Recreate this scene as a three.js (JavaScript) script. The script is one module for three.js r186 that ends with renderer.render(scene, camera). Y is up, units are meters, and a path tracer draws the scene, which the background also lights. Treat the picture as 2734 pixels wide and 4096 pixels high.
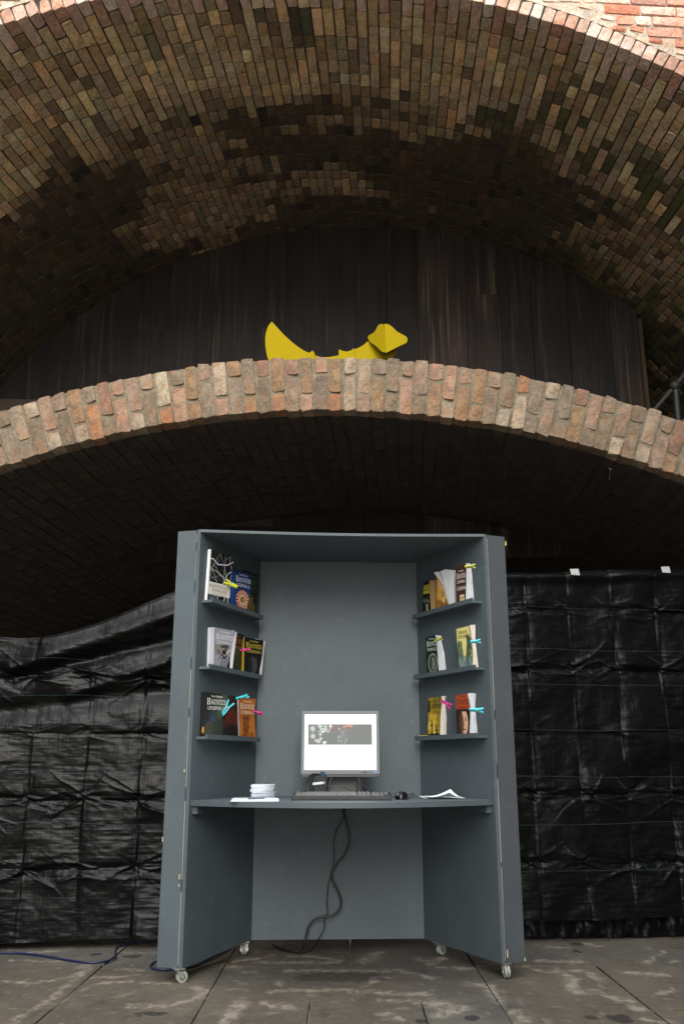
import * as THREE from 'three';
import { ConvexGeometry } from 'three/addons/geometries/ConvexGeometry.js';
import { RoundedBoxGeometry } from 'three/addons/geometries/RoundedBoxGeometry.js';
import { mergeGeometries, toCreasedNormals } from 'three/addons/utils/BufferGeometryUtils.js';
import { RectAreaLightUniformsLib } from 'three/addons/lights/RectAreaLightUniformsLib.js';

// ---------------------------------------------------------------- camera, sky, sun, exposure
const scene = new THREE.Scene();
const W = 683, H = 1024;
const camera = new THREE.PerspectiveCamera(58.77, W / H, 0.05, 400);
camera.position.set(0, 0.888, 0);
camera.rotation.set(THREE.MathUtils.degToRad(15.5), 0, 0);
camera.updateMatrixWorld(); camera.updateProjectionMatrix();
const renderer = new THREE.WebGLRenderer({ antialias: true });
renderer.setSize(W, H);
renderer.toneMapping = THREE.LinearToneMapping;
renderer.toneMappingExposure = 2.5;
renderer.shadowMap.enabled = true;
const SKY = 2.3, SCREEN = 0.48, SCREENLIGHT = 0.5;
{ // overcast sky: brighter overhead than at the horizon, no sun disc
  const w = 128, h = 64, d = new Float32Array(w * h * 4);
  for (let y = 0; y < h; y++) for (let x = 0; x < w; x++) {
    const el = ((y + 0.5) / h - 0.5) * Math.PI, s = Math.sin(el), i = (y * w + x) * 4;
    const L = s > 0 ? SKY * (0.8 + 0.3 * s) : 0.1 * SKY;
    d[i] = L * 0.985; d[i + 1] = L; d[i + 2] = L * 1.03; d[i + 3] = 1;
  }
  const t = new THREE.DataTexture(d, w, h, THREE.RGBAFormat, THREE.FloatType);
  t.mapping = THREE.EquirectangularReflectionMapping; t.magFilter = THREE.LinearFilter; t.needsUpdate = true;
  scene.background = t; scene.environment = t;
}
const sun = new THREE.DirectionalLight(0xfff6ea, 1.1);
sun.position.set(1.5, 8.5, 9); sun.target.position.set(0, 1.5, -5);
sun.shadow.radius = 50; sun.castShadow = true;
Object.assign(sun.shadow.camera, { left: -9, right: 9, top: 9, bottom: -9, near: 0.5, far: 40 });
scene.add(sun, sun.target);

// ---------------------------------------------------------------- helpers
const V = (x, y, z) => new THREE.Vector3(x, y, z);
function rng(seed) { let a = seed >>> 0; return () => { a = (a + 0x6d2b79f5) | 0; let t = Math.imul(a ^ (a >>> 15), 1 | a); t = (t + Math.imul(t ^ (t >>> 7), 61 | t)) ^ t; return ((t ^ (t >>> 14)) >>> 0) / 4294967296; }; }
const hash = (x, y, s = 0) => { let n = Math.imul(x | 0, 374761393) ^ Math.imul(y | 0, 668265263) ^ Math.imul(s | 0, 974711); n = Math.imul(n ^ (n >>> 13), 1274126177); return ((n ^ (n >>> 16)) >>> 0) / 4294967296; };
function vnoise(x, y, s = 0, per = 0) {
  const xi = Math.floor(x), yi = Math.floor(y), fx = x - xi, fy = y - yi, u = fx * fx * (3 - 2 * fx), v = fy * fy * (3 - 2 * fy);
  const m = per ? (n) => ((n % per) + per) % per : (n) => n;
  const a = hash(m(xi), m(yi), s), b = hash(m(xi + 1), m(yi), s), c = hash(m(xi), m(yi + 1), s), d = hash(m(xi + 1), m(yi + 1), s);
  return a + (b - a) * u + (c - a) * v + (a - b - c + d) * u * v;
}
function fbm(x, y, oct = 4, s = 0, per = 0) { let f = 0, a = 0.5, n = 0; for (let o = 0; o < oct; o++) { f += a * vnoise(x, y, s + o * 17, per); n += a; a *= 0.5; x *= 2; y *= 2; per *= 2; } return f / n; }
const clamp = (x, a = 0, b = 1) => Math.min(b, Math.max(a, x));
const sstep = (a, b, x) => { const t = clamp((x - a) / (b - a)); return t * t * (3 - 2 * t); };
const used = {};
function numbered(name) { used[name] = (used[name] ?? -1) + 1; return used[name] ? name + '_' + String(used[name]).padStart(3, '0') : name; }
function mesh(name, geo, mat, parent) {
  const m = new THREE.Mesh(geo, mat); m.name = parent ? name : numbered(name); m.castShadow = m.receiveShadow = true;
  (parent ?? scene).add(m); return m;
}
function tag(o, label, category, group, kind) { if (label) o.userData.label = label; if (category) o.userData.category = category; if (group) o.userData.group = group; if (kind) o.userData.kind = kind; return o; }
function thing(name, label, category, pos = [0, 0, 0], turn = 0, group) {
  const o = new THREE.Group(); o.name = numbered(name); o.position.set(...pos); o.rotation.y = turn; scene.add(o); return tag(o, label, category, group);
}
function struct(name, geo, mat) { const m = mesh(name, geo, mat); m.userData.kind = 'structure'; return m; }
function dataTex(size, sizeY, fn, srgb = true) {
  const d = new Uint8Array(size * sizeY * 4);
  for (let y = 0; y < sizeY; y++) for (let x = 0; x < size; x++) { const c = fn(x / size, y / sizeY, x, y), i = (y * size + x) * 4; d[i] = clamp(c[0]) * 255; d[i + 1] = clamp(c[1]) * 255; d[i + 2] = clamp(c[2]) * 255; d[i + 3] = 255; }
  const t = new THREE.DataTexture(d, size, sizeY); t.wrapS = t.wrapT = THREE.RepeatWrapping; t.magFilter = THREE.LinearFilter; t.minFilter = THREE.LinearFilter; if (srgb) t.colorSpace = THREE.SRGBColorSpace; t.needsUpdate = true; return t;
}
const scaled = (t, r, ry = r) => { const c = t.clone(); c.repeat.set(r, ry); c.needsUpdate = true; return c; };
function canvasTex(w, h, draw) { const c = document.createElement('canvas'); c.width = w; c.height = h; draw(c.getContext('2d'), w, h); const t = new THREE.CanvasTexture(c); t.colorSpace = THREE.SRGBColorSpace; return t; }
const std = (o) => new THREE.MeshStandardMaterial({ roughness: 0.8, ...o });
const boxG = (w, h, d, x = 0, y = 0, z = 0) => new THREE.BoxGeometry(w, h, d).translate(x, y, z);
const rbox = (w, h, d, r, x = 0, y = 0, z = 0) => new RoundedBoxGeometry(w, h, d, 2, r).translate(x, y, z);
const merge = (list) => mergeGeometries(list.map((g) => { const n = g.index ? g.toNonIndexed() : g; for (const k of Object.keys(n.attributes)) if (!['position', 'normal', 'uv'].includes(k)) n.deleteAttribute(k); return n; }), false);
function tube(points, r, seg = 8, n = 0) { return new THREE.TubeGeometry(new THREE.CatmullRomCurve3(points, false, 'centripetal'), n || points.length * 8, r, seg, false); }
function shapeOf(pts) { const s = new THREE.Shape(); pts.forEach((p, i) => (i ? s.lineTo(p[0], p[1]) : s.moveTo(p[0], p[1]))); s.closePath(); return s; }
const extr = (pts, depth, z0 = 0, o = {}) => new THREE.ExtrudeGeometry(shapeOf(pts), { depth, bevelEnabled: false, ...o }).translate(0, 0, z0);
// upright prism from plan points [x, D] (D metres in front of the camera) between two heights
function prism(plan, y0, y1) { return new THREE.ExtrudeGeometry(shapeOf(plan.map(([x, d]) => [x, d])), { depth: y1 - y0, bevelEnabled: false }).rotateX(-Math.PI / 2).translate(0, y0, 0); }
function boxUV(geo, ox = 0, oy = 0) {
  const p = geo.attributes.position, n = geo.attributes.normal, uv = new Float32Array(p.count * 2);
  for (let i = 0; i < p.count; i++) { const ax = Math.abs(n.getX(i)), ay = Math.abs(n.getY(i)), az = Math.abs(n.getZ(i)); let u, v;
    if (ax >= ay && ax >= az) { u = p.getZ(i); v = p.getY(i); } else if (ay >= az) { u = p.getX(i); v = p.getZ(i); } else { u = p.getX(i); v = p.getY(i); }
    uv[2 * i] = u + ox; uv[2 * i + 1] = v + oy; }
  geo.setAttribute('uv', new THREE.BufferAttribute(uv, 2)); return geo;
}
// a block with uneven chamfered edges; rough adds hewn bumps on every face
function block(r, w, h, d, c, jit, rough = 0) {
  const pts = [];
  for (const sx of [-1, 1]) for (const sy of [-1, 1]) for (const sz of [-1, 1]) {
    const b = V(sx * w / 2, sy * h / 2, sz * d / 2); b.x += (r() - 0.5) * jit; b.y += (r() - 0.5) * jit; b.z += (r() - 0.5) * jit;
    const k = c * (0.6 + r() * 0.9);
    pts.push(V(b.x - sx * k, b.y, b.z), V(b.x, b.y - sy * k, b.z), V(b.x, b.y, b.z - sz * k));
  }
  for (let i = 0; i < rough; i++) { const q = (r() - 0.5) * 0.7, t = (r() - 0.5) * 0.7, s = r() < 0.5 ? -1 : 1, f = Math.floor(r() * 3), o = 0.5 + 0.03 * r() * jit * 30;
    pts.push(f === 0 ? V(q * w, t * h, s * d * 0.5 + s * jit * 0.5 * r()) : f === 1 ? V(q * w, s * h * 0.5 + s * jit * 0.4 * r(), t * d) : V(s * w * 0.5 + s * jit * 0.3 * r(), q * h, t * d)); }
  return boxUV(new ConvexGeometry(pts), r() * 3, r() * 3);
}

// ---------------------------------------------------------------- shared surface textures
const grain = dataTex(512, 512, (u, v) => { // fired clay: fine grit, blotches, pale lime blooms and dark pits; half a metre a tile
  const f = fbm(u * 24, v * 24, 4, 3, 24), b = fbm(u * 7, v * 7, 3, 9, 7), g = hash(u * 512, v * 512, 5);
  let t = 0.84 + (f - 0.5) * 0.26 + (b - 0.5) * 0.22 + (g - 0.5) * 0.06;
  const lime = sstep(0.60, 0.70, fbm(u * 12 + 3, v * 12, 4, 31, 12)), pit = sstep(0.66, 0.74, fbm(u * 40, v * 40, 2, 47, 40)), warm = sstep(0.5, 0.7, fbm(u * 9, v * 9, 3, 71, 9));
  let c = [t + warm * 0.04, t - warm * 0.02, t - warm * 0.06];
  c = c.map((x) => x + (0.98 - x) * lime * 0.32); return c.map((x) => x * (1 - pit * 0.10));
});
grain.repeat.set(2, 2);
const grit = dataTex(512, 512, (u, v) => { const f = fbm(u * 20, v * 20, 5, 83, 20), p = sstep(0.62, 0.75, fbm(u * 34, v * 34, 2, 19, 34)); const t = f * 0.9 - p * 0.35 + 0.1; return [t, t, t]; }, false);
grit.repeat.set(2, 2);
const brickMats = {};
function brickMat(hex, bump = 0.006) { const k = hex + bump; return brickMats[k] ??= std({ color: hex, map: grain, bumpMap: grit, bumpScale: bump, roughness: 0.93 }); }
const mergedBrick = {}; const mergedMat = (bump) => mergedBrick[bump] ??= std({ vertexColors: true, map: grain, bumpMap: grit, bumpScale: bump, roughness: 0.93 });
const _c = new THREE.Color();
const NUM = 290;
// bricks: list of {g, m (Matrix4), tone}; the ones that show largest become single meshes, the rest one part
function layBricks(list, parent, bump, restName, most = NUM) {
  const q = V(0, 0, 0);
  for (const b of list) {
    q.setFromMatrixPosition(b.m); const dist = q.distanceTo(camera.position); q.project(camera);
    b.rank = Math.abs(q.x) < 1.04 && Math.abs(q.y) < 1.04 && q.z < 1 ? (b.first ?? 1) * b.size / dist / dist : 0;
  }
  const sorted = [...list].sort((a, b) => b.rank - a.rank), rest = [];
  sorted.forEach((b, i) => {
    if (i < most && b.rank > 0) { const m = mesh('brick', b.g, brickMat(b.tone, bump), parent); b.m.decompose(m.position, m.quaternion, m.scale); }
    else rest.push(b);
  });
  if (!rest.length) return;
  const gs = rest.map((b) => { const g = b.g.clone().applyMatrix4(b.m); _c.set(b.tone); const n = g.attributes.position.count, a = new Float32Array(n * 3); for (let i = 0; i < n; i++) { a[3 * i] = _c.r; a[3 * i + 1] = _c.g; a[3 * i + 2] = _c.b; } g.setAttribute('color', new THREE.BufferAttribute(a, 3)); return g; });
  const m = mesh(restName, mergeGeometries(gs, false), mergedMat(bump), parent); m.userData.kind = 'stuff';
}
const mortarMat = (hex, bump = 0.004) => std({ color: hex, map: grain, bumpMap: grit, bumpScale: bump, roughness: 0.97 });

// ---------------------------------------------------------------- ground and paving
const X0 = -2.6, XW = 5.2, D0 = 3.2, DH = 2.6;
const strokes = [[0.007,-1.43,4.25,-1.31,4.20,-1.18,4.31,-1.14,4.46],[0.009,-1.14,4.46,-1.14,4.20,-1.14,3.97,-1.16,3.77,-1.17,3.61],[0.006,-1.56,4.68,-1.30,4.64],[0.008,-1.06,4.10,-1.03,4.18,-0.97,4.23,-0.89,4.23],[0.005,-0.85,4.23,-0.73,4.20],[0.007,-1.01,4.46,-0.90,4.47],[0.006,-1.07,4.31,-0.89,4.36],[0.008,-0.82,3.84,-0.67,3.84,-0.58,3.92,-0.57,3.97],[0.012,-0.59,4.13,-0.56,4.05],[0.012,-1.18,4.54,-1.16,4.54],[0.014,-0.42,3.60,-0.41,3.73,-0.39,3.89],[0.010,-0.46,3.76,-0.41,3.77],[0.007,-1.53,4.85,-1.37,4.89],[0.006,-1.10,4.89,-0.92,4.87],[0.009,-0.25,4.46,-0.01,4.46,0.19,4.45,0.25,4.46,0.39,4.30],[0.009,-0.30,4.05,-0.18,4.09,-0.02,4.09,0.11,4.06,0.24,4.05,0.36,4.03],[0.009,-0.40,4.64,-0.32,4.63,-0.03,4.64,-0.01,4.68,-0.13,4.77,-0.24,4.79],[0.017,0.11,4.66,0.14,4.77,0.17,4.85],[0.014,0.37,4.70,0.41,4.63,0.48,4.73],[0.012,-0.26,4.23,-0.26,4.21],[0.008,-0.43,4.44,-0.39,4.44],[0.012,-0.52,4.54,-0.48,4.54],[0.012,-0.30,3.88,-0.20,3.82],[0.014,-0.40,3.69,-0.39,3.89],[0.015,0.31,3.89,0.40,3.87,0.35,3.71,0.46,3.82],[0.007,0.15,3.94,0.26,3.93],[0.010,0.11,4.18,0.14,4.30,0.18,4.33],[0.014,0.16,3.73,0.20,3.69],[0.009,-0.50,4.66,-0.40,4.73,-0.35,4.81],[0.008,1.01,4.99,1.15,4.99],[0.008,0.91,4.66,1.12,4.64],[0.015,0.96,4.47,0.99,4.33,0.95,4.15,0.96,4.07],[0.012,1.03,4.47,1.10,4.44,1.10,4.27],[0.012,1.03,4.10,1.06,4.01,1.09,3.95],[0.011,1.27,4.42,1.41,4.39],[0.007,1.52,4.64,1.58,4.68],[0.009,1.26,4.02,1.35,4.10],[0.014,1.11,3.94,1.12,3.82],[0.010,1.25,5.09,1.31,5.03],[0.015,0.53,4.20,0.58,4.18],[0.014,0.61,4.18,0.61,4.05,0.61,3.94],[0.015,0.65,3.75,0.65,3.62],[0.008,0.44,4.51,0.59,4.49],[0.010,0.86,4.49,0.92,4.44],[0.007,1.42,4.66,1.59,4.89],[0.010,1.10,3.66,1.17,3.61]];
const spots = [[-1.19,4.81,0.027,0.035],[-0.70,3.73,0.056,0.031],[-0.74,3.70,0.012,0.018],[-1.01,4.79,0.046,0.030],[0.28,3.63,0.023,0.030],[0.47,3.68,0.032,0.035],[-0.00,4.33,0.186,0.100],[1.15,4.89,0.025,0.040],[1.21,5.09,0.031,0.052],[0.91,3.69,0.026,0.026],[1.01,3.68,0.044,0.057]];
const segs = []; for (const s of strokes) for (let i = 1; i + 3 < s.length; i += 2) segs.push([s[0], s[i], s[i + 1], s[i + 2], s[i + 3]]);
const FW = 1664, FH = 832, stainMask = new Float32Array(FW * FH);
for (const [w, ax, ad, bx, bd] of segs) { // each salt mark is rubbed in along its line, its edge broken by noise
  const reach = w * 3.2 + 0.05, px = (x) => (x - X0) / XW * FW, py = (d) => (d - D0) / DH * FH, L2 = (bx - ax) ** 2 + (bd - ad) ** 2 || 1e-9;
  for (let y = Math.max(0, Math.floor(py(Math.min(ad, bd) - reach))); y < Math.min(FH, py(Math.max(ad, bd) + reach)); y++) for (let x = Math.max(0, Math.floor(px(Math.min(ax, bx) - reach))); x < Math.min(FW, px(Math.max(ax, bx) + reach)); x++) {
    let X = X0 + (x + 0.5) / FW * XW, D = D0 + (y + 0.5) / FH * DH;
    X += (fbm(X * 40, D * 26, 3, 5) - 0.5) * 0.045; D += (fbm(X * 30 + 40, D * 26, 4, 6) - 0.5) * 0.07;
    const t = clamp(((X - ax) * (bx - ax) + (D - ad) * (bd - ad)) / L2), dist = Math.hypot(X - ax - t * (bx - ax), (D - ad - t * (bd - ad)) * 0.55);
    const m = sstep(3.4, 0.3, dist / w) * (0.25 + 0.75 * sstep(0.32, 0.62, fbm(X * 60, D * 34, 4, 8))) * (0.7 + 0.3 * hash(x, y, 12));
    if (m > stainMask[y * FW + x]) stainMask[y * FW + x] = m;
  }
}
const floorTex = dataTex(FW, FH, (u, v, ix, iy) => {
  const X = X0 + u * XW, D = D0 + v * DH;
  const big = fbm(X * 1.7, D * 1.7, 4, 101), mid = fbm(X * 7, D * 4, 4, 111), fine = fbm(X * 60, D * 40, 3, 121), g = hash(ix, iy, 9);
  let t = 0.92 + (big - 0.5) * 0.28 + (mid - 0.5) * 0.22 + (fine - 0.5) * 0.24 + (g - 0.5) * 0.12;
  let c = [0.298 * t, 0.272 * t, 0.232 * t];
  const grey = sstep(0.45, 0.7, fbm(X * 2.3 + 9, D * 2.3, 3, 131)); c = [c[0] * (1 - 0.06 * grey), c[1], c[2] * (1 + 0.07 * grey)];
  const haze = sstep(0.56, 0.78, fbm(X * 5 + 3, D * 2.6, 5, 141)) * 0.12, speck = sstep(0.72, 0.82, fbm(X * 26, D * 20, 2, 151)) * 0.3;
  const s = Math.max(stainMask[iy * FW + ix] * 0.88, haze, speck); c = [c[0] + (0.52 - c[0]) * s, c[1] + (0.49 - c[1]) * s, c[2] + (0.44 - c[2]) * s];
  let dk = sstep(0.70, 0.80, fbm(X * 14 + 70, D * 9, 3, 161)) * 0.15;
  for (const [sx, sd, rx, rd] of spots) { const wob = (fbm(X * 30, D * 22, 3, 171) - 0.5) * 0.9, e = Math.hypot((X - sx) / rx, (D - sd) / rd) + wob; dk = Math.max(dk, sstep(1.1, 0.85, e) * (rx > 0.1 ? 0.30 : 0.52)); }
  return c.map((x) => x * (1 - dk));
});
floorTex.wrapS = floorTex.wrapT = THREE.MirroredRepeatWrapping;
const floorBump = dataTex(1024, 1024, (u, v) => { const t = fbm(u * 40, v * 40, 5, 201, 40) * 0.6 + fbm(u * 8, v * 8, 3, 211, 8) * 0.4; return [t, t, t]; }, false);
floorBump.repeat.set(3, 2);
const stoneMat = std({ map: floorTex, bumpMap: floorBump, bumpScale: 0.006, roughness: 0.72 });
const groundMat = std({ color: 0xb6afa2, roughness: 0.95, bumpMap: floorBump, bumpScale: 0.004 });  // unseen outer ground kept pale to bounce light into the vault
struct('ground', new THREE.PlaneGeometry(300, 300).rotateX(-Math.PI / 2).translate(0, -0.035, 0), groundMat);
{
  const paving = new THREE.Group(); paving.name = 'pavement'; paving.userData.kind = 'structure'; scene.add(paving);
  const r = rng(77), stones = [];
  const col = (x0, x1, cuts) => { for (let i = 0; i + 1 < cuts.length; i++) stones.push([x0, x1, cuts[i], cuts[i + 1]]); };
  col(-4.0, -3.36, [2.3, 2.9, 3.5, 4.2, 4.8, 5.5]); col(-3.36, -2.78, [2.3, 2.4, 3.1, 3.9, 4.5, 5.2]); col(-2.78, -2.2, [2.3, 2.9, 3.6, 4.3, 5.0, 5.6]);
  col(-2.2, -1.66, [2.3, 2.4, 3.2, 3.9, 4.7, 5.4]); col(-1.66, -1.09, [2.3, 3.1, 3.81, 4.58, 5.3]); col(-1.09, -0.535, [2.3, 2.4, 3.2, 3.815, 4.6, 5.3]);
  col(-0.535, 0.045, [4.545, 5.3]); col(0.045, 0.605, [4.545, 5.3]); stones.push([-0.535, 0.605, 3.925, 4.545]);
  col(-0.535, -0.125, [2.3, 2.5, 3.2, 3.925]); col(-0.125, 0.305, [2.3, 3.1, 3.925]); col(0.305, 0.605, [2.3, 2.4, 3.3, 3.925]);
  col(0.605, 1.16, [2.3, 3.3, 4.55, 5.3]); col(1.16, 1.75, [2.3, 2.4, 3.1, 3.78, 4.24, 4.55, 5.5]); col(1.75, 2.35, [2.3, 2.5, 3.3, 4.0, 4.7, 5.5]);
  col(2.35, 2.95, [2.3, 3.1, 3.8, 4.5, 5.3]); col(2.95, 4.0, [2.3, 2.4, 3.2, 4.0, 4.8, 5.5]);
  for (const [x0, x1, d0, d1] of stones) {
    const g = block(r, x1 - x0 - 0.006, 0.05, d1 - d0 - 0.006, 0.004, 0.006), cx = (x0 + x1) / 2, cz = -(d0 + d1) / 2, dy = (r() - 0.5) * 0.004;
    const p = g.attributes.position, uv = g.attributes.uv; for (let i = 0; i < p.count; i++) uv.setXY(i, (p.getX(i) + cx - X0) / XW, (-(p.getZ(i) + cz) - D0) / DH);
    const m = mesh('paving_stone', g, stoneMat, paving); m.position.set(cx, -0.027 + dy, cz);
  }
}

// ---------------------------------------------------------------- the upper vault
const rgbs = (...l) => l.map((c) => `rgb(${c[0]},${c[1]},${c[2]})`);
const pick = (r, list) => list[Math.floor(r() * list.length)];
const up = { // slightly tapering barrel, running back a little to the right
  R: (d) => 4.52 - 0.188 * (d - 4.7), cx: (d) => -0.15 + 0.07 * (d - 4.7), crown: 5.72,
  P(phi, d, k = 0) { const R = this.R(d); return V(this.cx(d) + (R + k) * Math.sin(phi), this.crown - R + (R + k) * Math.cos(phi), -d); },
};
const low = {
  R: () => 5.37, cx: (d) => -0.085 + 0.07 * (d - 5.15), crown: 2.958,
  P(phi, d, k = 0) { const R = this.R(d); return V(this.cx(d) + (R + k) * Math.sin(phi), this.crown - R + (R + k) * Math.cos(phi), -d); },
};
function frameAt(B, phi, d, k) { // matrix with X round the ring, Y outward, Z towards the viewer along the vault
  const P = B.P(phi, d, k), t = B.P(phi + 0.001, d, k).sub(B.P(phi - 0.001, d, k)).normalize(), a = B.P(phi, d - 0.01, k).sub(B.P(phi, d + 0.01, k)).normalize();
  const n = new THREE.Vector3().crossVectors(a, t).normalize(), t2 = new THREE.Vector3().crossVectors(n, a).normalize();
  return new THREE.Matrix4().makeBasis(t2, n, a).setPosition(P);
}
function shell(B, k0, k1, ph0, ph1, da, db, nP = 90, nD = 14, face = () => 0) {
  const pos = [], uv = [], idx = []; let base = 0;
  const grid = (f, nu, nv, flip) => { for (let j = 0; j <= nv; j++) for (let i = 0; i <= nu; i++) { const [p, u, v] = f(i / nu, j / nv); pos.push(p.x, p.y, p.z); uv.push(u, v); }
    for (let j = 0; j < nv; j++) for (let i = 0; i < nu; i++) { const a = base + j * (nu + 1) + i, b = a + 1, c = a + nu + 1, d = c + 1; flip ? idx.push(a, c, b, b, c, d) : idx.push(a, b, c, b, d, c); } base += (nu + 1) * (nv + 1); };
  const ph = (s) => ph0 + (ph1 - ph0) * s, dd = (p, s) => { const a = da + face(p); return a + (db - a) * s; };
  grid((s, t) => { const p = ph(s), d = dd(p, t); return [B.P(p, d, k0), p * B.R(d), d]; }, nP, nD, true);
  grid((s, t) => { const p = ph(s), d = dd(p, t); return [B.P(p, d, k1), p * B.R(d), d]; }, nP, nD, false);
  for (const e of [0, 1]) grid((s, t) => { const p = ph(s), d = dd(p, e); return [B.P(p, d, k0 + (k1 - k0) * t), p * B.R(d), t * (k1 - k0)]; }, nP, 1, e === 1);
  for (const e of [0, 1]) grid((s, t) => { const p = ph(e), d = dd(p, s); return [B.P(p, d, k0 + (k1 - k0) * t), d, t * (k1 - k0)]; }, nD, 1, e === 0);
  const g = new THREE.BufferGeometry(); g.setAttribute('position', new THREE.Float32BufferAttribute(pos, 3)); g.setAttribute('uv', new THREE.Float32BufferAttribute(uv, 2)); g.setIndex(idx); g.computeVertexNormals(); return g;
}
const upFace = (phi) => 0.05 * (up.cx(4.7) + 4.52 * Math.sin(phi)); // the face swings back to the right
{
  const vault = thing('brick_vault', 'tall brick vault with uneven soffit, soot and painted shade deep inside, arching over the whole scene', 'brick vault');
  mesh('mortar_bed', shell(up, 0.009, 0.34, -Math.PI / 2, Math.PI / 2, 4.714, 9.5, 110, 16, upFace), mortarMat(0x4c453a), vault);
  const r = rng(11), mk = (w, L, h, n, c, j) => Array.from({ length: n }, () => block(r, w, h, L, c, j));
  const strG = mk(0.066, 0.222, 0.06, 6, 0.006, 0.006), hdG = mk(0.067, 0.103, 0.06, 6, 0.008, 0.007), faceS = mk(0.067, 0.222, 0.1, 4, 0.008, 0.008), faceH = mk(0.067, 0.103, 0.1, 4, 0.009, 0.008);
  const moss = rgbs([104, 100, 62], [98, 94, 64], [90, 90, 56]), rim = rgbs([200, 172, 152], [212, 186, 168], [190, 158, 138], [206, 182, 168], [186, 146, 124], [216, 202, 186]);
  // a brick's own tone: its batch, its firing and how much soot and painted depth shade the spot has, rounded to steps so that alike bricks share a material
  const mixTone = (base, k, warm) => `rgb(${base.map((c, i) => clamp(Math.round(c * k * (i === 0 ? 1 + warm : i === 2 ? 1 - warm : 1) / 9) * 9, 20, 240)).join(',')})`;
  const CLEAN = [190, 170, 135], OLD = [150, 133, 104], SOOT_SHADE = [80, 70, 54];  // deeper tones mix older brick and soot with painted depth shade
  const list = [], n = 71, dp = 0.0762 / 4.52;
  for (let i = -n; i <= n; i++) {
    const phi = (i + 0.5) * dp, f = upFace(phi); let d = 4.704 + f, row = 0, runs = r() < 0.5 ? 1 : 0; const bound = 5.62 + f * 0.6 + Math.max(0, Math.abs(phi) - 0.3) * 1.3 + (fbm(i * 0.12, 3, 3, 301) - 0.5) * 0.5 + (r() - 0.5) * 0.16;
    const end = phi > 0.2 ? 9.3 : 7.75;
    while (d < end) {
      const z1 = d < bound; if (r() < 0.42) runs = 1 - runs;
      const long = row === 0 ? (i & 1) : z1 ? !runs : r() < 0.06, L = long ? 0.222 : 0.103, mid = d + L / 2, sc = up.R(mid) / 4.52;
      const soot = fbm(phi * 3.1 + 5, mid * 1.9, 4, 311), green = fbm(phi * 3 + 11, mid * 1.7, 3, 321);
      const sootShadeEdge = soot + (fbm(phi * 14, mid * 9, 2, 315) - 0.5) * 0.22, lim = mid > 6.38 + (fbm(phi * 4.5, 2, 4, 317) - 0.5) * 1.1 && phi < 0.62 + (fbm(mid * 3, 4, 3, 319) - 0.5) * 0.5 ? 0.37 : 0.56;
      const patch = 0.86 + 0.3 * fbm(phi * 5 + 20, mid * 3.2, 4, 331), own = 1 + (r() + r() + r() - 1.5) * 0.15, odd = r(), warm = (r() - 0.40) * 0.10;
      const s2 = sstep(lim - 0.04, lim + 0.04, sootShadeEdge + (r() - 0.5) * 0.09) * (z1 ? 0.6 : 1), base = (z1 ? CLEAN : OLD).map((c, q) => c + (SOOT_SHADE[q] - c) * s2);
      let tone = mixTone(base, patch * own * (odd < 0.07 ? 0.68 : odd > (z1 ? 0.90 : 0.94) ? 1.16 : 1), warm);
      if (phi > 0.12 && green > 0.55 && r() < 0.4 && mid > 5.4) tone = pick(r, moss);
      if (row === 0) tone = pick(r, rim);
      const k = row === 0 ? 0.05 : (z1 ? 0.0265 : 0.034) + (r() - 0.5) * (z1 ? 0.005 : 0.006);
      const m = frameAt(up, phi, mid, k); m.multiply(new THREE.Matrix4().makeRotationFromEuler(new THREE.Euler((r() - 0.5) * 0.03, (r() - 0.5) * 0.03, (r() - 0.5) * 0.05))).scale(V(sc * (0.97 + r() * 0.07), 1, 0.97 + r() * 0.05));
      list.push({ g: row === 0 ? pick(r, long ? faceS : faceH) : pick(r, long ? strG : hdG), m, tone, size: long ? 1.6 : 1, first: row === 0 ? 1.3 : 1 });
      d += L + 0.011; row++;
    }
  }
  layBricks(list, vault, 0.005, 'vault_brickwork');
  const pierMat = mortarMat(0x5a4c40);
  for (const s of [-1, 1]) mesh('pier', boxG(0.9, 1.24, 4.75, s * 4.95 - 0.1, 0.62, -7.11), pierMat, vault);
}
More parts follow.
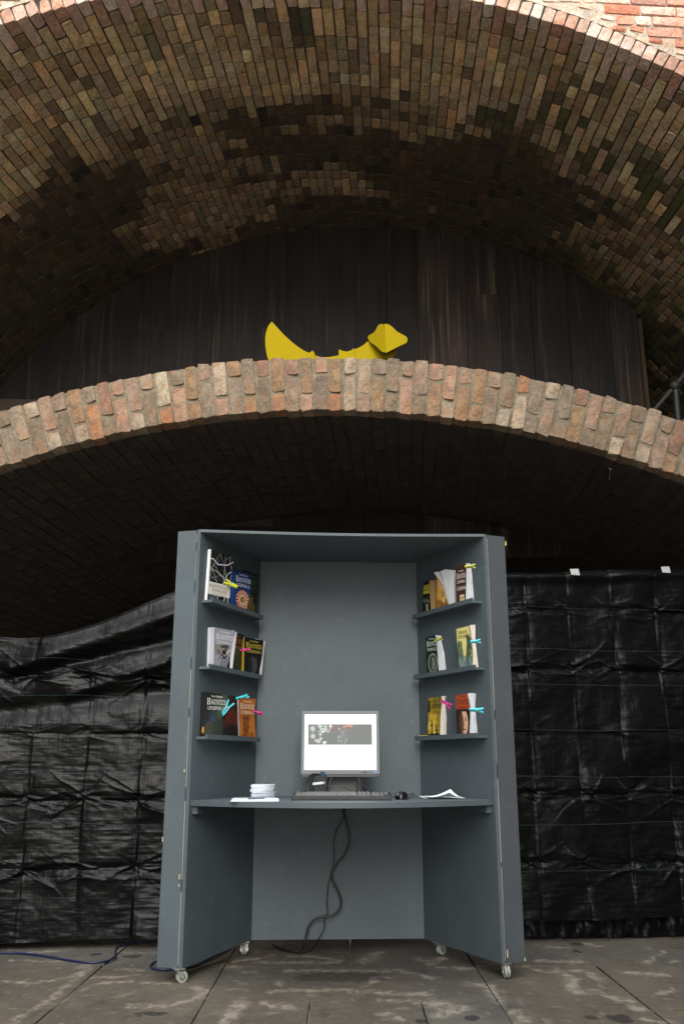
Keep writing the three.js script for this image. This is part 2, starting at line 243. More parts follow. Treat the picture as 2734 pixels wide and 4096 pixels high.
{ // face wall over the vault
  const wall = thing('brick_wall', 'pale pink sunbleached brick wall above the rim of the tall vault', 'brick wall', [0, 0, -4.7], 0.05);
  const R = 4.52, cx = up.cx(4.7), cy = up.crown - R, s = new THREE.Shape();
  s.moveTo(-8, 0); s.lineTo(cx - R - 0.34, 0); s.lineTo(cx - R - 0.34, cy); s.absarc(cx, cy, R + 0.34, Math.PI, 0, true); s.lineTo(cx + R + 0.34, 0); s.lineTo(8, 0); s.lineTo(8, 8.2); s.lineTo(-8, 8.2);
  const s2 = new THREE.Shape(); s2.absarc(cx, cy, R + 0.35, 0.001, Math.PI - 0.001, false); s2.absarc(cx, cy, R + 0.112, Math.PI - 0.001, 0.001, true);
  const mm = mortarMat(0xcbbca8, 0.006);
  mesh('mortar_bed', merge([new THREE.ExtrudeGeometry(s, { depth: 0.4, bevelEnabled: false, curveSegments: 80 }).translate(0, 0, -0.41), new THREE.ExtrudeGeometry(s2, { depth: 0.06, bevelEnabled: false, curveSegments: 80 }).translate(0, 0, -0.066)]), mm, wall);
  const r = rng(21), G = Array.from({ length: 6 }, () => block(r, 0.222, 0.066, 0.07, 0.007, 0.009, 4)), Hd = Array.from({ length: 4 }, () => block(r, 0.104, 0.066, 0.07, 0.008, 0.009, 3));
  const tones = rgbs([229, 182, 158], [240, 203, 182], [218, 155, 126], [236, 208, 189], [204, 134, 104], [226, 170, 145], [245, 226, 211], [200, 154, 136], [232, 196, 174]);
  const list = [];
  for (let row = 0; row < 34; row++) {
    const y = 5.0 + row * 0.083; let x = -3.3 + (row % 2) * 0.06 + r() * 0.04, kind = 0;
    while (x < 3.4) {
      const long = r() < 0.72, L = long ? 0.222 : 0.104, c = x + L / 2;
      const clear = (a, b) => Math.hypot(a - cx, b - cy) > R + 0.128;
      const ok = clear(x, y - 0.034) && clear(x + L, y - 0.034);
      if (ok) { const m = new THREE.Matrix4().makeRotationFromEuler(new THREE.Euler((r() - 0.5) * 0.04, (r() - 0.5) * 0.04, (r() - 0.5) * 0.03)); m.setPosition(c, y + (r() - 0.5) * 0.006, -0.031 + (r() - 0.5) * 0.008);
        list.push({ g: pick(r, long ? G : Hd), m, tone: pick(r, tones), size: long ? 2 : 1 }); }
      else if (clear(c, y + 0.02)) { const m = new THREE.Matrix4().makeRotationZ((c > cx ? -1 : 1) * 0.2).scale(V(0.8, 0.55, 1)); m.setPosition(c, y + 0.02, -0.034); list.push({ g: pick(r, Hd), m, tone: pick(r, tones), size: 0.7 }); }
      x += L + 0.013;
    }
  }
  wall.updateMatrixWorld(); // rank needs world places: the wall is turned only slightly
  for (const b of list) b.m.premultiply(wall.matrixWorld); 
  const inv = wall.matrixWorld.clone().invert();
  const q = V(0, 0, 0); for (const b of list) { q.setFromMatrixPosition(b.m); const dist = q.distanceTo(camera.position); q.project(camera); b.show = Math.abs(q.x) < 1.1 && Math.abs(q.y) < 1.12; b.m.premultiply(inv); }
  const shown = list.filter((b) => b.show), hid = list.filter((b) => !b.show);
  for (const b of shown.slice(0, NUM)) { const m = mesh('brick', b.g, brickMat(b.tone, 0.007), wall); b.m.decompose(m.position, m.quaternion, m.scale); }
  for (const b of [...hid, ...shown.slice(NUM)]) b.rank = 0;
  const gs = [...hid, ...shown.slice(NUM)].map((b) => { const g = b.g.clone().applyMatrix4(b.m); _c.set(b.tone); const n = g.attributes.position.count, a = new Float32Array(n * 3); for (let i = 0; i < n; i++) { a[3 * i] = _c.r; a[3 * i + 1] = _c.g; a[3 * i + 2] = _c.b; } g.setAttribute('color', new THREE.BufferAttribute(a, 3)); return g; });
  mesh('wall_brickwork', mergeGeometries(gs, false), mergedMat(0.007), wall).userData.kind = 'stuff';
}
{ // lower segmental arch: two half-brick rings on its face, a low vault behind
  const arch = thing('brick_arch', 'low segmental arch of weathered red brick on edge above the grey booth', 'brick arch');
  const thick = 0.352;
  mesh('mortar_bed', shell(low, 0.009, thick - 0.009, -1.1, 1.1, 5.1585, 5.268, 100, 2), mortarMat(0x7d7461, 0.005), arch);
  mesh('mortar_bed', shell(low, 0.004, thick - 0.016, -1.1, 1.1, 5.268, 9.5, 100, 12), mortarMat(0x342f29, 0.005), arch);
  const r = rng(31), face = rgbs([134, 112, 92], [140, 115, 95], [134, 106, 80], [120, 103, 84], [126, 110, 93], [142, 124, 104], [153, 136, 115], [112, 96, 78], [142, 101, 73], [131, 100, 82], [146, 117, 96], [119, 106, 89], [162, 147, 124], [129, 106, 80], [136, 114, 96], [126, 108, 90], [146, 106, 78]),
    dusty = (t) => { const c = t.match(/[0-9]+/g).map(Number); return `rgb(${Math.round(c[0] * 1.04)},${Math.round(c[1] * 1.045)},${Math.round(c[2] * 1.04)})`; },
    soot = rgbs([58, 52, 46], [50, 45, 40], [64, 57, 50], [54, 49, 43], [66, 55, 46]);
  const mk = (w, h, L, n) => Array.from({ length: n }, () => block(r, w, h, L, 0.009, 0.012, 4));
  const longG = mk(0.071, 0.222, 0.106, 9), shortG = mk(0.071, 0.103, 0.106, 9), strG = Array.from({ length: 6 }, () => block(r, 0.069, 0.06, 0.222, 0.008, 0.008)), hdG = Array.from({ length: 4 }, () => block(r, 0.07, 0.06, 0.104, 0.008, 0.008));
  const dp = 0.0873 / 5.54, list = [];
  for (let i = -44; i <= 44; i++) {
    const phi = (i + 0.5) * dp + (r() - 0.5) * 0.0012, flip = ((i % 2) + 2) % 2;
    const put = (g, k, h) => { const m = frameAt(low, phi, 5.15 + 0.053 + (r() - 0.5) * 0.006, k); m.multiply(new THREE.Matrix4().makeRotationFromEuler(new THREE.Euler((r() - 0.5) * 0.02, (r() - 0.5) * 0.03, (r() - 0.5) * 0.045))).scale(V(0.95 + r() * 0.12, 0.97 + r() * 0.05, 1)); list.push({ g, m, tone: dusty(pick(r, face)), size: 3 * h, first: 10 }); };
    const e = (r() - 0.5) * 0.01; 
    if (flip) { put(pick(r, longG), 0.113 + e, 2); put(pick(r, shortG), 0.297 + e * 2, 1); } else { put(pick(r, shortG), 0.0535 + e, 1); put(pick(r, longG), 0.237 + e * 2, 2); }
    let d = 5.15 + 0.118, row = 0;
    while (d < 9.2) { const long = row > 0 ? r() < 0.8 : flip, L = long ? 0.222 : 0.104, m = frameAt(low, phi + (r() - 0.5) * 0.0016, d + L / 2, 0.028 + (r() - 0.5) * 0.006); m.multiply(new THREE.Matrix4().makeRotationFromEuler(new THREE.Euler((r() - 0.5) * 0.03, 0, (r() - 0.5) * 0.06)));
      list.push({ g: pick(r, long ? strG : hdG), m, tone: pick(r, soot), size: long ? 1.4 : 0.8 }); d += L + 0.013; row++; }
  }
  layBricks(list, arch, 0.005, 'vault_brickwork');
}
{ // unseen side blocks added outside the frame to shade the low sky
  const m = mortarMat(0x5d5148), yard = (label, g) => mesh('masonry', g, m, thing('added_light_blocker', label, 'blocker'));
  yard('added unseen building flanking the yard on the right', boxG(3, 7.5, 15, 4.2, 3.75, 3.2));
  yard('added unseen building flanking the yard on the left', boxG(3, 6.8, 15, -5.6, 3.4, 3.2));
}
{ // the walls that close the arches far behind
  const back = thing('back_wall', 'dark brick end wall deep inside the arches behind the boards', 'brick wall');
  mesh('masonry', boxG(10.5, 6.4, 0.4, 0, 3.2, -9.72), mortarMat(0x463e36), back);
}
// ---------------------------------------------------------------- dark boarding under the tall vault
const streak = dataTex(512, 1024, (u, v) => { // weathered stain running down the boards
  const a = fbm(u * 34, v * 2.4, 4, 401, 0), b = fbm(u * 9, v * 4, 4, 411), g = fbm(u * 150, v * 14, 3, 421);
  let t = 0.40 + (a - 0.5) * 0.42 + (b - 0.5) * 0.5 + (g - 0.5) * 0.12;
  const drip = sstep(0.58, 0.76, fbm(u * 46 + 5, v * 1.7, 3, 431)) * sstep(0.36, 0.62, fbm(u * 60, v * 6, 3, 441)), red = sstep(0.5, 0.7, fbm(u * 16, v * 2, 2, 451));
  return [t * (1 + 0.12 * red) + drip * 0.42, t * (0.96 + 0.01 * red) + drip * 0.46, t * (0.93 - 0.04 * red) + drip * 0.38];
});
{
  const wall = thing('board_wall', 'dark brown boarded wall streaked with pale runs under the tall vault', 'timber wall');
  const r = rng(41); let x = -3.6, n = 0;
  const tones = ['#3f342c', '#3b3029', '#433830', '#3a3028', '#40342b'], pale = ['#6e5e50', '#64554a', '#786859', '#5c4e43'];
  while (x < 2.6) {
    const w = Math.min(0.24 + r() * 0.20, 2.62 - x); if (w < 0.05) break; const cxb = x + w / 2, d = 7.47 - 0.05 * cxb;
    const roof = (q) => { const R = up.R(d), s = (q - up.cx(d)) / R; return up.crown - R + R * Math.sqrt(Math.max(0, 1 - s * s)); };
    const yb = 2.55, g = boxUV(extr([[x + 0.001, yb], [x + w - 0.001, yb], [x + w - 0.001, roof(x + w) + 0.012], [x + 0.001, roof(x) + 0.012]], 0.03, 0, {}), 0, 0);
    const uv = g.attributes.uv, ou = r() * 7, ov = r(); for (let i = 0; i < uv.count; i++) uv.setXY(i, (uv.getX(i) + ou) / 1.1, uv.getY(i) / 2.4 + ov);
    const right = cxb > 0.72, tone = pick(r, right ? [...pale, ...tones.slice(0, 2)] : tones), key = 'b' + tone;
    const m = mesh('board', g, brickMats[key] ??= std({ color: tone, map: streak, bumpMap: streak, bumpScale: 0.003, roughness: 0.8 }), wall);
    m.position.set(0, 0, -d - 0.03 + (r() - 0.5) * 0.008); x += w;
  }
  mesh('end_post', boxG(0.035, 1.9, 0.1, 2.638, 3.75, -7.37), std({ color: 0x8a7346, map: streak, roughness: 0.8 }), wall);
  const rail = (y) => boxG(6.1, 0.12, 0.06, -0.5, y, 0).rotateY(0.05).translate(0, 0, -7.56);
  mesh('frame_rail', merge([rail(2.9), rail(3.9)]), std({ color: 0x3a2f27 }), wall);
}
// ---------------------------------------------------------------- black tarpaulins hung behind the booth
const tarpMat = new THREE.MeshPhysicalMaterial({ color: 0x050606, roughness: 0.36, specularIntensity: 0.28, bumpMap: dataTex(256, 256, (u, v) => { const a = fbm(u * 4, v * 64, 3, 501), b = fbm(u * 64, v * 5, 3, 511); const t = 0.5 * a + 0.35 * b + 0.15 * hash(u * 256, v * 256, 3); return [t, t, t]; }, false), bumpScale: 0.0022, side: THREE.DoubleSide });
tarpMat.bumpMap.repeat.set(2.2, 2.2);
const threadMat = std({ color: 0x12312c, roughness: 0.7 }), tapeMat = std({ color: 0x9a9d9b, roughness: 0.6 });
function tarp(label, a, b, topAt, botAt, creaseX, gatherY, seed, sweeps) {
  const len = Math.hypot(b[0] - a[0], b[1] - a[1]), t = thing('tarpaulin', label, 'tarpaulin', [a[0], 0, -a[1]], Math.atan2(b[1] - a[1], b[0] - a[0]));
  const cs = creaseX.map((x) => (x - a[0]) / (b[0] - a[0]) * len), r = rng(seed), cells = {};
  const cell = (i, j) => (cells[i + '_' + j] ??= { a: (r() - 0.5) * 0.10, b: (r() - 0.62) * 0.17, p: 0.3 + r(), s: (r() - 0.5) });
  const folds = [];
  for (const [gy, amp] of gatherY) for (const q of [cs[0] - 0.27, ...cs, cs[cs.length - 1] + 0.27]) for (let i = 0; i < 5 + amp * 13; i++) {
    const left = r() < 0.5, an = (r() - 0.5) * 1.5 * (0.35 + r() * 0.65), s = left ? -1 : 1;
    folds.push({ x: q, y: gy + (r() - 0.5) * 0.07, c: s * Math.cos(an), s: Math.sin(an), l: 0.09 + r() * 0.19, w: 0.003 + r() * 0.006, a: (r() < 0.72 ? 1 : -0.8) * (0.003 + r() * 0.008) * (0.45 + amp * 0.55), k: (r() - 0.5) * 2.4 });
  }
  const height = (x, y) => {
    let i = 0; while (i < cs.length && x > cs[i]) i++; let j = 0; while (j < gatherY.length && y > gatherY[j][0]) j++;
    const x0 = cs[i - 1] ?? cs[0] - 0.27, x1 = cs[i] ?? cs[cs.length - 1] + 0.27, y0 = gatherY[j - 1]?.[0] ?? gatherY[0][0] - 0.35, y1 = gatherY[j]?.[0] ?? gatherY[gatherY.length - 1][0] + 0.35;
    const fx = clamp((x - x0) / (x1 - x0)), fy = clamp((y - y0) / (y1 - y0)), c = cell(i, j), win = Math.pow(16 * fx * (1 - fx) * fy * (1 - fy), 0.32);
    let h = win * (0.003 * c.p + c.a * (fx - 0.5) * 0.40 + c.b * (fy - 0.5) * 0.52) + (fbm(x * 2.6 + seed, y * 2.8, 3, 521) - 0.5) * 0.04 + (fbm(x * 11 + seed, y * 17, 3, 523) - 0.5) * 0.010;
    const wx = (fbm(x * 5, y * 2.4, 2, seed) - 0.5) * 0.02;
    for (const q of cs) { const e = Math.abs(x - q - wx * 0.5); if (e < 0.08) h += (0.0044 * Math.exp(-e / 0.005) - 0.0028 * Math.exp(-e * e / 0.0004)) * (vnoise(y * 5, q * 9, seed) * 1.7 - 0.15); }
    const X = x + (fbm(x * 7, y * 7, 2, seed + 3) - 0.5) * 0.03, Y = y + (fbm(x * 6, y * 8, 3, seed + 7) - 0.5) * 0.035;
    for (const f of folds) { // creases that fan out from where the folded sheet is pinched
      const dx = X - f.x, dy = Y - f.y; if (Math.abs(dx) > 0.32 || Math.abs(dy) > 0.14) continue;
      const a = dx * f.c + dy * f.s; if (a < -0.01 || a > f.l) continue; const e = -dx * f.s + dy * f.c - f.k * a * a, q = a / f.l, env = Math.min(1, (a + 0.01) / 0.03) * Math.pow(1 - q, 0.7);
      h += f.a * env * (e > 0 ? Math.exp(-e / (f.w * 0.7)) : Math.exp(e / (f.w * 2.2)));
    }
    for (const [gy, amp] of gatherY) { const dy = y - gy + (fbm(x * 4.5, gy * 9, 3, seed + 3) - 0.5) * 0.05; if (Math.abs(dy) < 0.12) h -= Math.exp(-dy * dy / 0.0006) * 0.010 * (0.4 + amp * 0.6) * (0.4 + fbm(x * 6, gy * 3, 2, seed + 21) * 1.2); }
    h += (fbm(x * 10, y * 64, 3, seed + 13) - 0.5) * 0.0060 * sstep(0.25, 0.75, fbm(x * 3, y * 4, 2, seed + 15)) + (fbm(x * 30, y * 30, 2, seed + 19) - 0.5) * 0.0015;
    for (const [sx0, sy0, sx1, sy1, w, amp] of sweeps) { const L = (sx1 - sx0) ** 2 + (sy1 - sy0) ** 2, q = clamp(((x - sx0) * (sx1 - sx0) + (y - sy0) * (sy1 - sy0)) / L), dd = Math.hypot(x - sx0 - q * (sx1 - sx0), y - sy0 - q * (sy1 - sy0)); h += amp * Math.exp(-dd * dd / w / w); }
    return h;
  };
  const nx = Math.round(len / 0.006), ny = 330, pos = [], uv = [], idx = [];
  for (let j = 0; j <= ny; j++) for (let i = 0; i <= nx; i++) { const x = i / nx * len, yb = botAt(x), yt = topAt(x), y = yb + (yt - yb) * j / ny; pos.push(x, y, height(x, y) - (j > ny - 4 ? (j - ny + 4) * 0.004 : 0)); uv.push(x, y); }
  for (let j = 0; j < ny; j++) for (let i = 0; i < nx; i++) { const k = j * (nx + 1) + i; idx.push(k, k + 1, k + nx + 1, k + 1, k + nx + 2, k + nx + 1); }
  const g = new THREE.BufferGeometry(); g.setAttribute('position', new THREE.Float32BufferAttribute(pos, 3)); g.setAttribute('uv', new THREE.Float32BufferAttribute(uv, 2)); g.setIndex(idx); g.computeVertexNormals();
  mesh('sheet', g, tarpMat, t);
  return { t, height, len };
}
const threads = (T, ys, wob) => { for (const y0 of ys) { const pts = []; for (let x = 0.0; x <= T.len; x += 0.02) { const y = y0 + (fbm(x * 2.5, y0 * 7, 2, 541) - 0.5) * wob; pts.push(V(x, y, T.height(x, y) + 0.0008)); } mesh('thread', tube(pts, 0.0010, 4, pts.length * 2), threadMat, T.t); } };
const LT = tarp('crumpled black tarpaulin hanging left of the booth, sagging in long diagonal folds', [-2.7, 4.80], [-0.60, 5.03],
  (x) => 1.54 + 0.02 * Math.sin(x * 3) + 0.36 * sstep(0.95, 2.1, x), (x) => 0.045 - 0.012 * x / 2.1 + 0.01 * Math.sin(x * 5), [-2.44, -2.18, -1.90, -1.62, -1.34, -1.06, -0.80], [[0.37, 1], [0.71, 1], [1.05, 0.2], [1.34, 0.9]], 61,
  [[0.95, 1.38, 2.0, 1.76, 0.05, 0.045], [0.95, 1.33, 2.0, 1.60, 0.035, -0.03], [1.25, 1.24, 1.75, 1.42, 0.03, 0.02], [0.9, 1.15, 1.8, 1.28, 0.06, -0.035]]);
threads(LT, [0.33, 0.59, 0.84, 1.09, 1.24, 1.43], 0.05);
const RT = tarp('crumpled black tarpaulin hanging right of the booth, its straight top edge taped', [0.62, 5.06], [2.7, 5.36],
  (x) => 1.925 + 0.115 * x / 2.1 + 0.004 * Math.sin(x * 9), (x) => 0.105 + 0.004 * Math.sin(x * 7), [0.78, 1.04, 1.30, 1.56, 1.82, 2.08, 2.34], [[0.38, 0.9], [0.73, 1], [1.06, 0.15], [1.40, 1], [1.74, 0.8]], 67, [[0, 1.9, 2.1, 1.99, 0.03, 0.018]]);
threads(RT, [0.34, 0.58, 0.82, 1.07, 1.32, 1.51, 1.75], 0.02);
for (const x of [0.70, 1.26]) mesh('tape', extr([[x, 1.925 + 0.115 * x / 2.1 - 0.026], [x + 0.052, 1.925 + 0.115 * (x + 0.05) / 2.1 - 0.03], [x + 0.046, 1.925 + 0.115 * (x + 0.05) / 2.1 + 0.008], [x - 0.006, 1.925 + 0.115 * x / 2.1 + 0.008]], 0.002, RT.height(x + 0.02, 1.92) + 0.012), tapeMat, RT.t);
{ // a second, lower sheet shows below the hem
  const pos = [], idx = [], nx = 260, ny = 24; for (let j = 0; j <= ny; j++) for (let i = 0; i <= nx; i++) { const x = i / nx * RT.len, y = 0.012 + 0.01 * Math.sin(x * 4 + 1) + (0.2) * j / ny; pos.push(x, y, -0.06 + 0.05 * (fbm(x * 7, 2, 3, 551) - 0.5) + 0.02 * (fbm(x * 30, y * 20, 2, 557) - 0.5)); }
  for (let j = 0; j < ny; j++) for (let i = 0; i < nx; i++) { const k = j * (nx + 1) + i; idx.push(k, k + 1, k + nx + 1, k + 1, k + nx + 2, k + nx + 1); }
  const g = new THREE.BufferGeometry(); g.setAttribute('position', new THREE.Float32BufferAttribute(pos, 3)); g.setAttribute('uv', new THREE.Float32BufferAttribute(pos.filter((_, i) => i % 3 < 2), 2)); g.setIndex(idx); g.computeVertexNormals(); mesh('lower_flap', g, tarpMat, RT.t);
}

// ---------------------------------------------------------------- the grey booth
const FL = [-0.672, 4.2], FR = [0.687, 4.29], BL = [-0.442, 4.845], BR = [0.405, 4.885], OL = [-0.785, 4.232], OR = [0.796, 4.335];
const sub = (p, q) => [p[0] - q[0], p[1] - q[1]], add = (p, q, k = 1) => [p[0] + q[0] * k, p[1] + q[1] * k], unit = (p) => { const l = Math.hypot(...p); return [p[0] / l, p[1] / l]; }, lerp2 = (p, q, t) => [p[0] + (q[0] - p[0]) * t, p[1] + (q[1] - p[1]) * t];
const dL = unit(sub(BL, FL)), nL = [dL[1], -dL[0]], dR = unit(sub(BR, FR)), nR = [-dR[1], dR[0]];
const rollerBump = dataTex(256, 256, (u, v) => { const t = fbm(u * 60, v * 60, 3, 601, 60); return [t, t, t]; }, false);
const paintTone = dataTex(512, 512, (u, v) => { const t = 0.9 + (fbm(u * 6, v * 6, 4, 611, 6) - 0.5) * 0.12 + (fbm(u * 26, v * 9, 3, 613) - 0.5) * 0.03, s = sstep(0.78, 0.82, fbm(u * 30, v * 30, 2, 617, 30)) * 0.06; return [t + s, t + s, t + s]; });
rollerBump.repeat.set(4, 4);
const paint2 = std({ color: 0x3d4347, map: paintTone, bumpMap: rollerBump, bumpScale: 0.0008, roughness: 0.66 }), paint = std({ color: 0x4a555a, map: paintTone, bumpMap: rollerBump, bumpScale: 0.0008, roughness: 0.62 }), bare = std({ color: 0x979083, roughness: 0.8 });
const TOPY = 1.967, BOT = 0.059;
const booth = thing('display_booth', 'slate grey painted plywood booth on castors with desk and book ledges', 'booth');
{
  const P = (n, plan, y0, y1, m = paint) => mesh(n, boxUV(prism(plan, y0, y1)), m, booth), T = 0.018;
  const wallPlan = (F, B, n) => [add(F, n, -T), F, B, add(B, n, -T)];
  P('back_panel', [BL, BR, add(BR, [0.004, T]), add(BL, [-0.004, T])], BOT, TOPY - 0.014);
  P('side_panel', wallPlan(FL, add(BL, dL, -0.001), nL), BOT, TOPY - 0.0135);
  P('side_panel', wallPlan(FR, add(BR, dR, -0.001), nR), BOT, TOPY - 0.0135);
  const sL = add(FL, nL, -T - 0.004), sR = add(FR, nR, -T - 0.004);
  P('front_strip', [sL, add(sL, [0.004, T]), add(OL, [0.004, T]), OL], BOT, TOPY - 0.003);
  P('front_strip', [sR, add(sR, [-0.004, T]), add(OR, [-0.004, T]), OR], BOT, TOPY - 0.003, paint2);  // right strip darkened in colour to stand for its weaker light
  for (const [F, n, d] of [[FL, nL, dL], [FR, nR, dR]]) { // unpainted ply showing as a thin pale line, chipped here and there
    const r = rng(n[0] > 0 ? 5 : 6); let y = BOT + 0.01; const parts = [];
    while (y < TOPY - 0.03) { const l = 0.08 + r() * 0.3, y1 = Math.min(y + l, TOPY - 0.02), w = 0.0010 + r() * 0.0014, a = add(F, n, -T - 0.0005); parts.push(prism([add(a, d, -0.001), add(add(a, d, -0.001), n, -w), add(add(a, d, 0.006), n, -w), add(a, d, 0.006)], y, y1)); y = y1 + (r() < 0.3 ? 0.02 + r() * 0.05 : 0.001); }
    mesh('bare_edge', merge(parts), bare, booth);
  }
  for (const [x, y, d, h] of [[-0.7005, 0.42, 4.2, 0.022], [-0.7005, 0.385, 4.2, 0.012], [-0.699, 0.86, 4.2, 0.014], [0.713, 0.10, 4.292, 0.03], [-0.7855, 0.57, 4.229, 0.02], [0.7945, 0.07, 4.33, 0.012]]) mesh('paint_chip', boxG(0.005, h, 0.003, x, y, -d + 0.001), bare, booth);
  // roof, its front edge bowed in a little
  const roof = [FL]; for (let i = 1; i < 12; i++) { const p = lerp2(FL, FR, i / 12); roof.push([p[0], p[1] + 0.03 * Math.sin(Math.PI * i / 12)]); } roof.push(FR, add(FR, nR, -T), add(BR, [0.004, T]), add(BL, [-0.004, T]), add(FL, nL, -T));
  P('roof_panel', roof, TOPY - 0.013, TOPY);
  P('outer_panel', [add(OL, [0.002, 0.02]), add(OL, [0.02, 0.02]), [-0.455, 4.90], [-0.475, 4.90]], BOT, TOPY - 0.02);
  P('outer_panel', [add(OR, [-0.002, 0.02]), add(OR, [-0.02, 0.02]), [0.415, 4.94], [0.435, 4.94]], BOT, TOPY - 0.02);
  // desk with a bowed front
  const eL = add(FL, dL, 0.015), eR = add(FR, dR, 0.015), desk = [eL]; for (let i = 1; i < 24; i++) { const p = lerp2(eL, eR, i / 24), q = Math.sin(Math.PI * i / 24); desk.push([p[0], p[1] - 0.29 * Math.pow(q, 0.9)]); } desk.push(eR, BR, BL);
  P('desk_top', desk, 0.711, 0.733);
  for (const [F, n, d] of [[FL, nL, dL], [FR, nR, dR]]) { const a = add(F, d, 0.03), b = add(F, d, 0.6); P('desk_batten', [a, add(a, n, 0.026), add(b, n, 0.026), b], 0.676, 0.7105); }
  // ledges for the books
  for (const [F, n, d, ys] of [[FL, nL, dL, [1.643, 1.333, 1.019]], [FR, nR, dR, [1.655, 1.338, 1.027]]]) for (const y of ys) {
    const led = new THREE.Group(); led.name = 'ledge'; booth.add(led); const a = add(F, d, 0.038), b = add(F, d, 0.613);
    mesh('ledge_board', boxUV(prism([a, add(a, n, 0.047), add(b, n, 0.047), b], y - 0.0225, y - 0.0105)), paint, led);
    mesh('ledge_lip', boxUV(prism([add(a, n, 0.047), add(a, n, 0.056), add(b, n, 0.056), add(b, n, 0.047)], y - 0.0225, y)), paint, led);
  }
  const steel = std({ color: 0x9a9d98, roughness: 0.4, metalness: 0.7 }), rubber = std({ color: 0x7f857c, roughness: 0.6 }), dk = std({ color: 0x2b2c2b, roughness: 0.7 });
  for (const [x, d, a] of [[-0.69, 4.215, 0.5], [0.706, 4.33, -1.4], [-0.475, 4.82, -1.45], [0.468, 4.80, 0.7]]) {
    const c = new THREE.Group(); c.name = 'castor'; booth.add(c); c.position.set(x, 0, -d); c.rotation.y = a;
    mesh('swivel_plate', merge([boxG(0.045, 0.004, 0.045, 0, BOT - 0.0025, 0), new THREE.CylinderGeometry(0.012, 0.012, 0.008, 16).translate(0, BOT - 0.008, 0)]), steel, c);
    mesh('fork', merge([extr([[-0.012, BOT - 0.011], [0.016, BOT - 0.011], [0.024, 0.016], [0.012, 0.016]], 0.002, 0.0145), extr([[-0.012, BOT - 0.011], [0.016, BOT - 0.011], [0.024, 0.016], [0.012, 0.016]], 0.002, -0.0165), boxG(0.028, 0.003, 0.033, 0.002, BOT - 0.0115, 0), new THREE.CylinderGeometry(0.004, 0.004, 0.04, 10).rotateX(Math.PI / 2).translate(0.016, 0.024, 0)]), steel, c);
    mesh('wheel', merge([new THREE.LatheGeometry([[0.012, -0.0055], [0.0225, -0.0055], [0.024, -0.003], [0.024, 0.003], [0.0225, 0.0055], [0.012, 0.0055]].map((p) => new THREE.Vector2(p[0], p[1])), 28).rotateX(Math.PI / 2).translate(0.016, 0.024, 0.0065), new THREE.LatheGeometry([[0.012, -0.0055], [0.0225, -0.0055], [0.024, -0.003], [0.024, 0.003], [0.0225, 0.0055], [0.012, 0.0055]].map((p) => new THREE.Vector2(p[0], p[1])), 28).rotateX(Math.PI / 2).translate(0.016, 0.024, -0.0065)]), rubber, c);
    mesh('hub', new THREE.CylinderGeometry(0.012, 0.012, 0.022, 18).rotateX(Math.PI / 2).translate(0.016, 0.024, 0), dk, c);
  }
  mesh('hinge', merge([boxG(0.006, 0.02, 0.004, 0.8, 1.93, -4.34), new THREE.CylinderGeometry(0.004, 0.004, 0.022, 10).translate(0.801, 1.93, -4.336)]), std({ color: 0xb59a4a, metalness: 0.8, roughness: 0.35 }), booth);
}

// ---------------------------------------------------------------- books on the ledges
const serif = (c, txt, x, y, size, color, w, weight = 'bold') => { c.fillStyle = color; c.font = `${weight} ${size}px serif`; c.textAlign = 'center'; c.textBaseline = 'alphabetic'; if (w) { const m = c.measureText(txt).width; c.save(); c.translate(x, y); c.scale(w / m, 1); c.fillText(txt, 0, 0); c.restore(); } else c.fillText(txt, x, y); };
function title(c, w, col, num, y = 0, a = 'Tom Slemen', x = 0.5, ww = 0.84) { // big capital, small capitals
  serif(c, a, w * x, 40 + y, 24, col, 0.48 * w, 'bold'); const X = w * (x - ww / 2);
  c.textAlign = 'left'; c.fillStyle = col; c.save(); c.translate(X, 102 + y); c.font = 'bold 78px serif'; const m1 = c.measureText('H').width; c.font = 'bold 60px serif'; const m2 = c.measureText('AUNTED').width; c.scale(ww * w / (m1 + m2), 1); c.font = 'bold 78px serif'; c.fillText('H', 0, 4); c.font = 'bold 60px serif'; c.fillText('AUNTED', m1, 0); c.restore();
  serif(c, 'LIVERPOOL ' + num, w * x, 150 + y, 42, col, ww * 0.92 * w);
}
const CW = 256, CH = 384;
const blot = (c, x, y, rx, ry, col, n = 40, seed = 1) => { const r = rng(seed); c.fillStyle = col; for (let i = 0; i < n; i++) { c.globalAlpha = 0.25 + r() * 0.4; c.beginPath(); c.ellipse(x + (r() - 0.5) * 2 * rx, y + (r() - 0.5) * 2 * ry, rx * (0.1 + r() * 0.35), ry * (0.1 + r() * 0.35), r() * 3, 0, 7); c.fill(); } c.globalAlpha = 1; };
const fill = (c, col, x = 0, y = 0, w = CW, h = CH) => { c.fillStyle = col; c.fillRect(x, y, w, h); };
const line = (c, col, w, pts) => { c.strokeStyle = col; c.lineWidth = w; c.lineCap = 'round'; c.beginPath(); pts.forEach((p, i) => (i ? c.lineTo(p[0], p[1]) : c.moveTo(p[0], p[1]))); c.stroke(); };
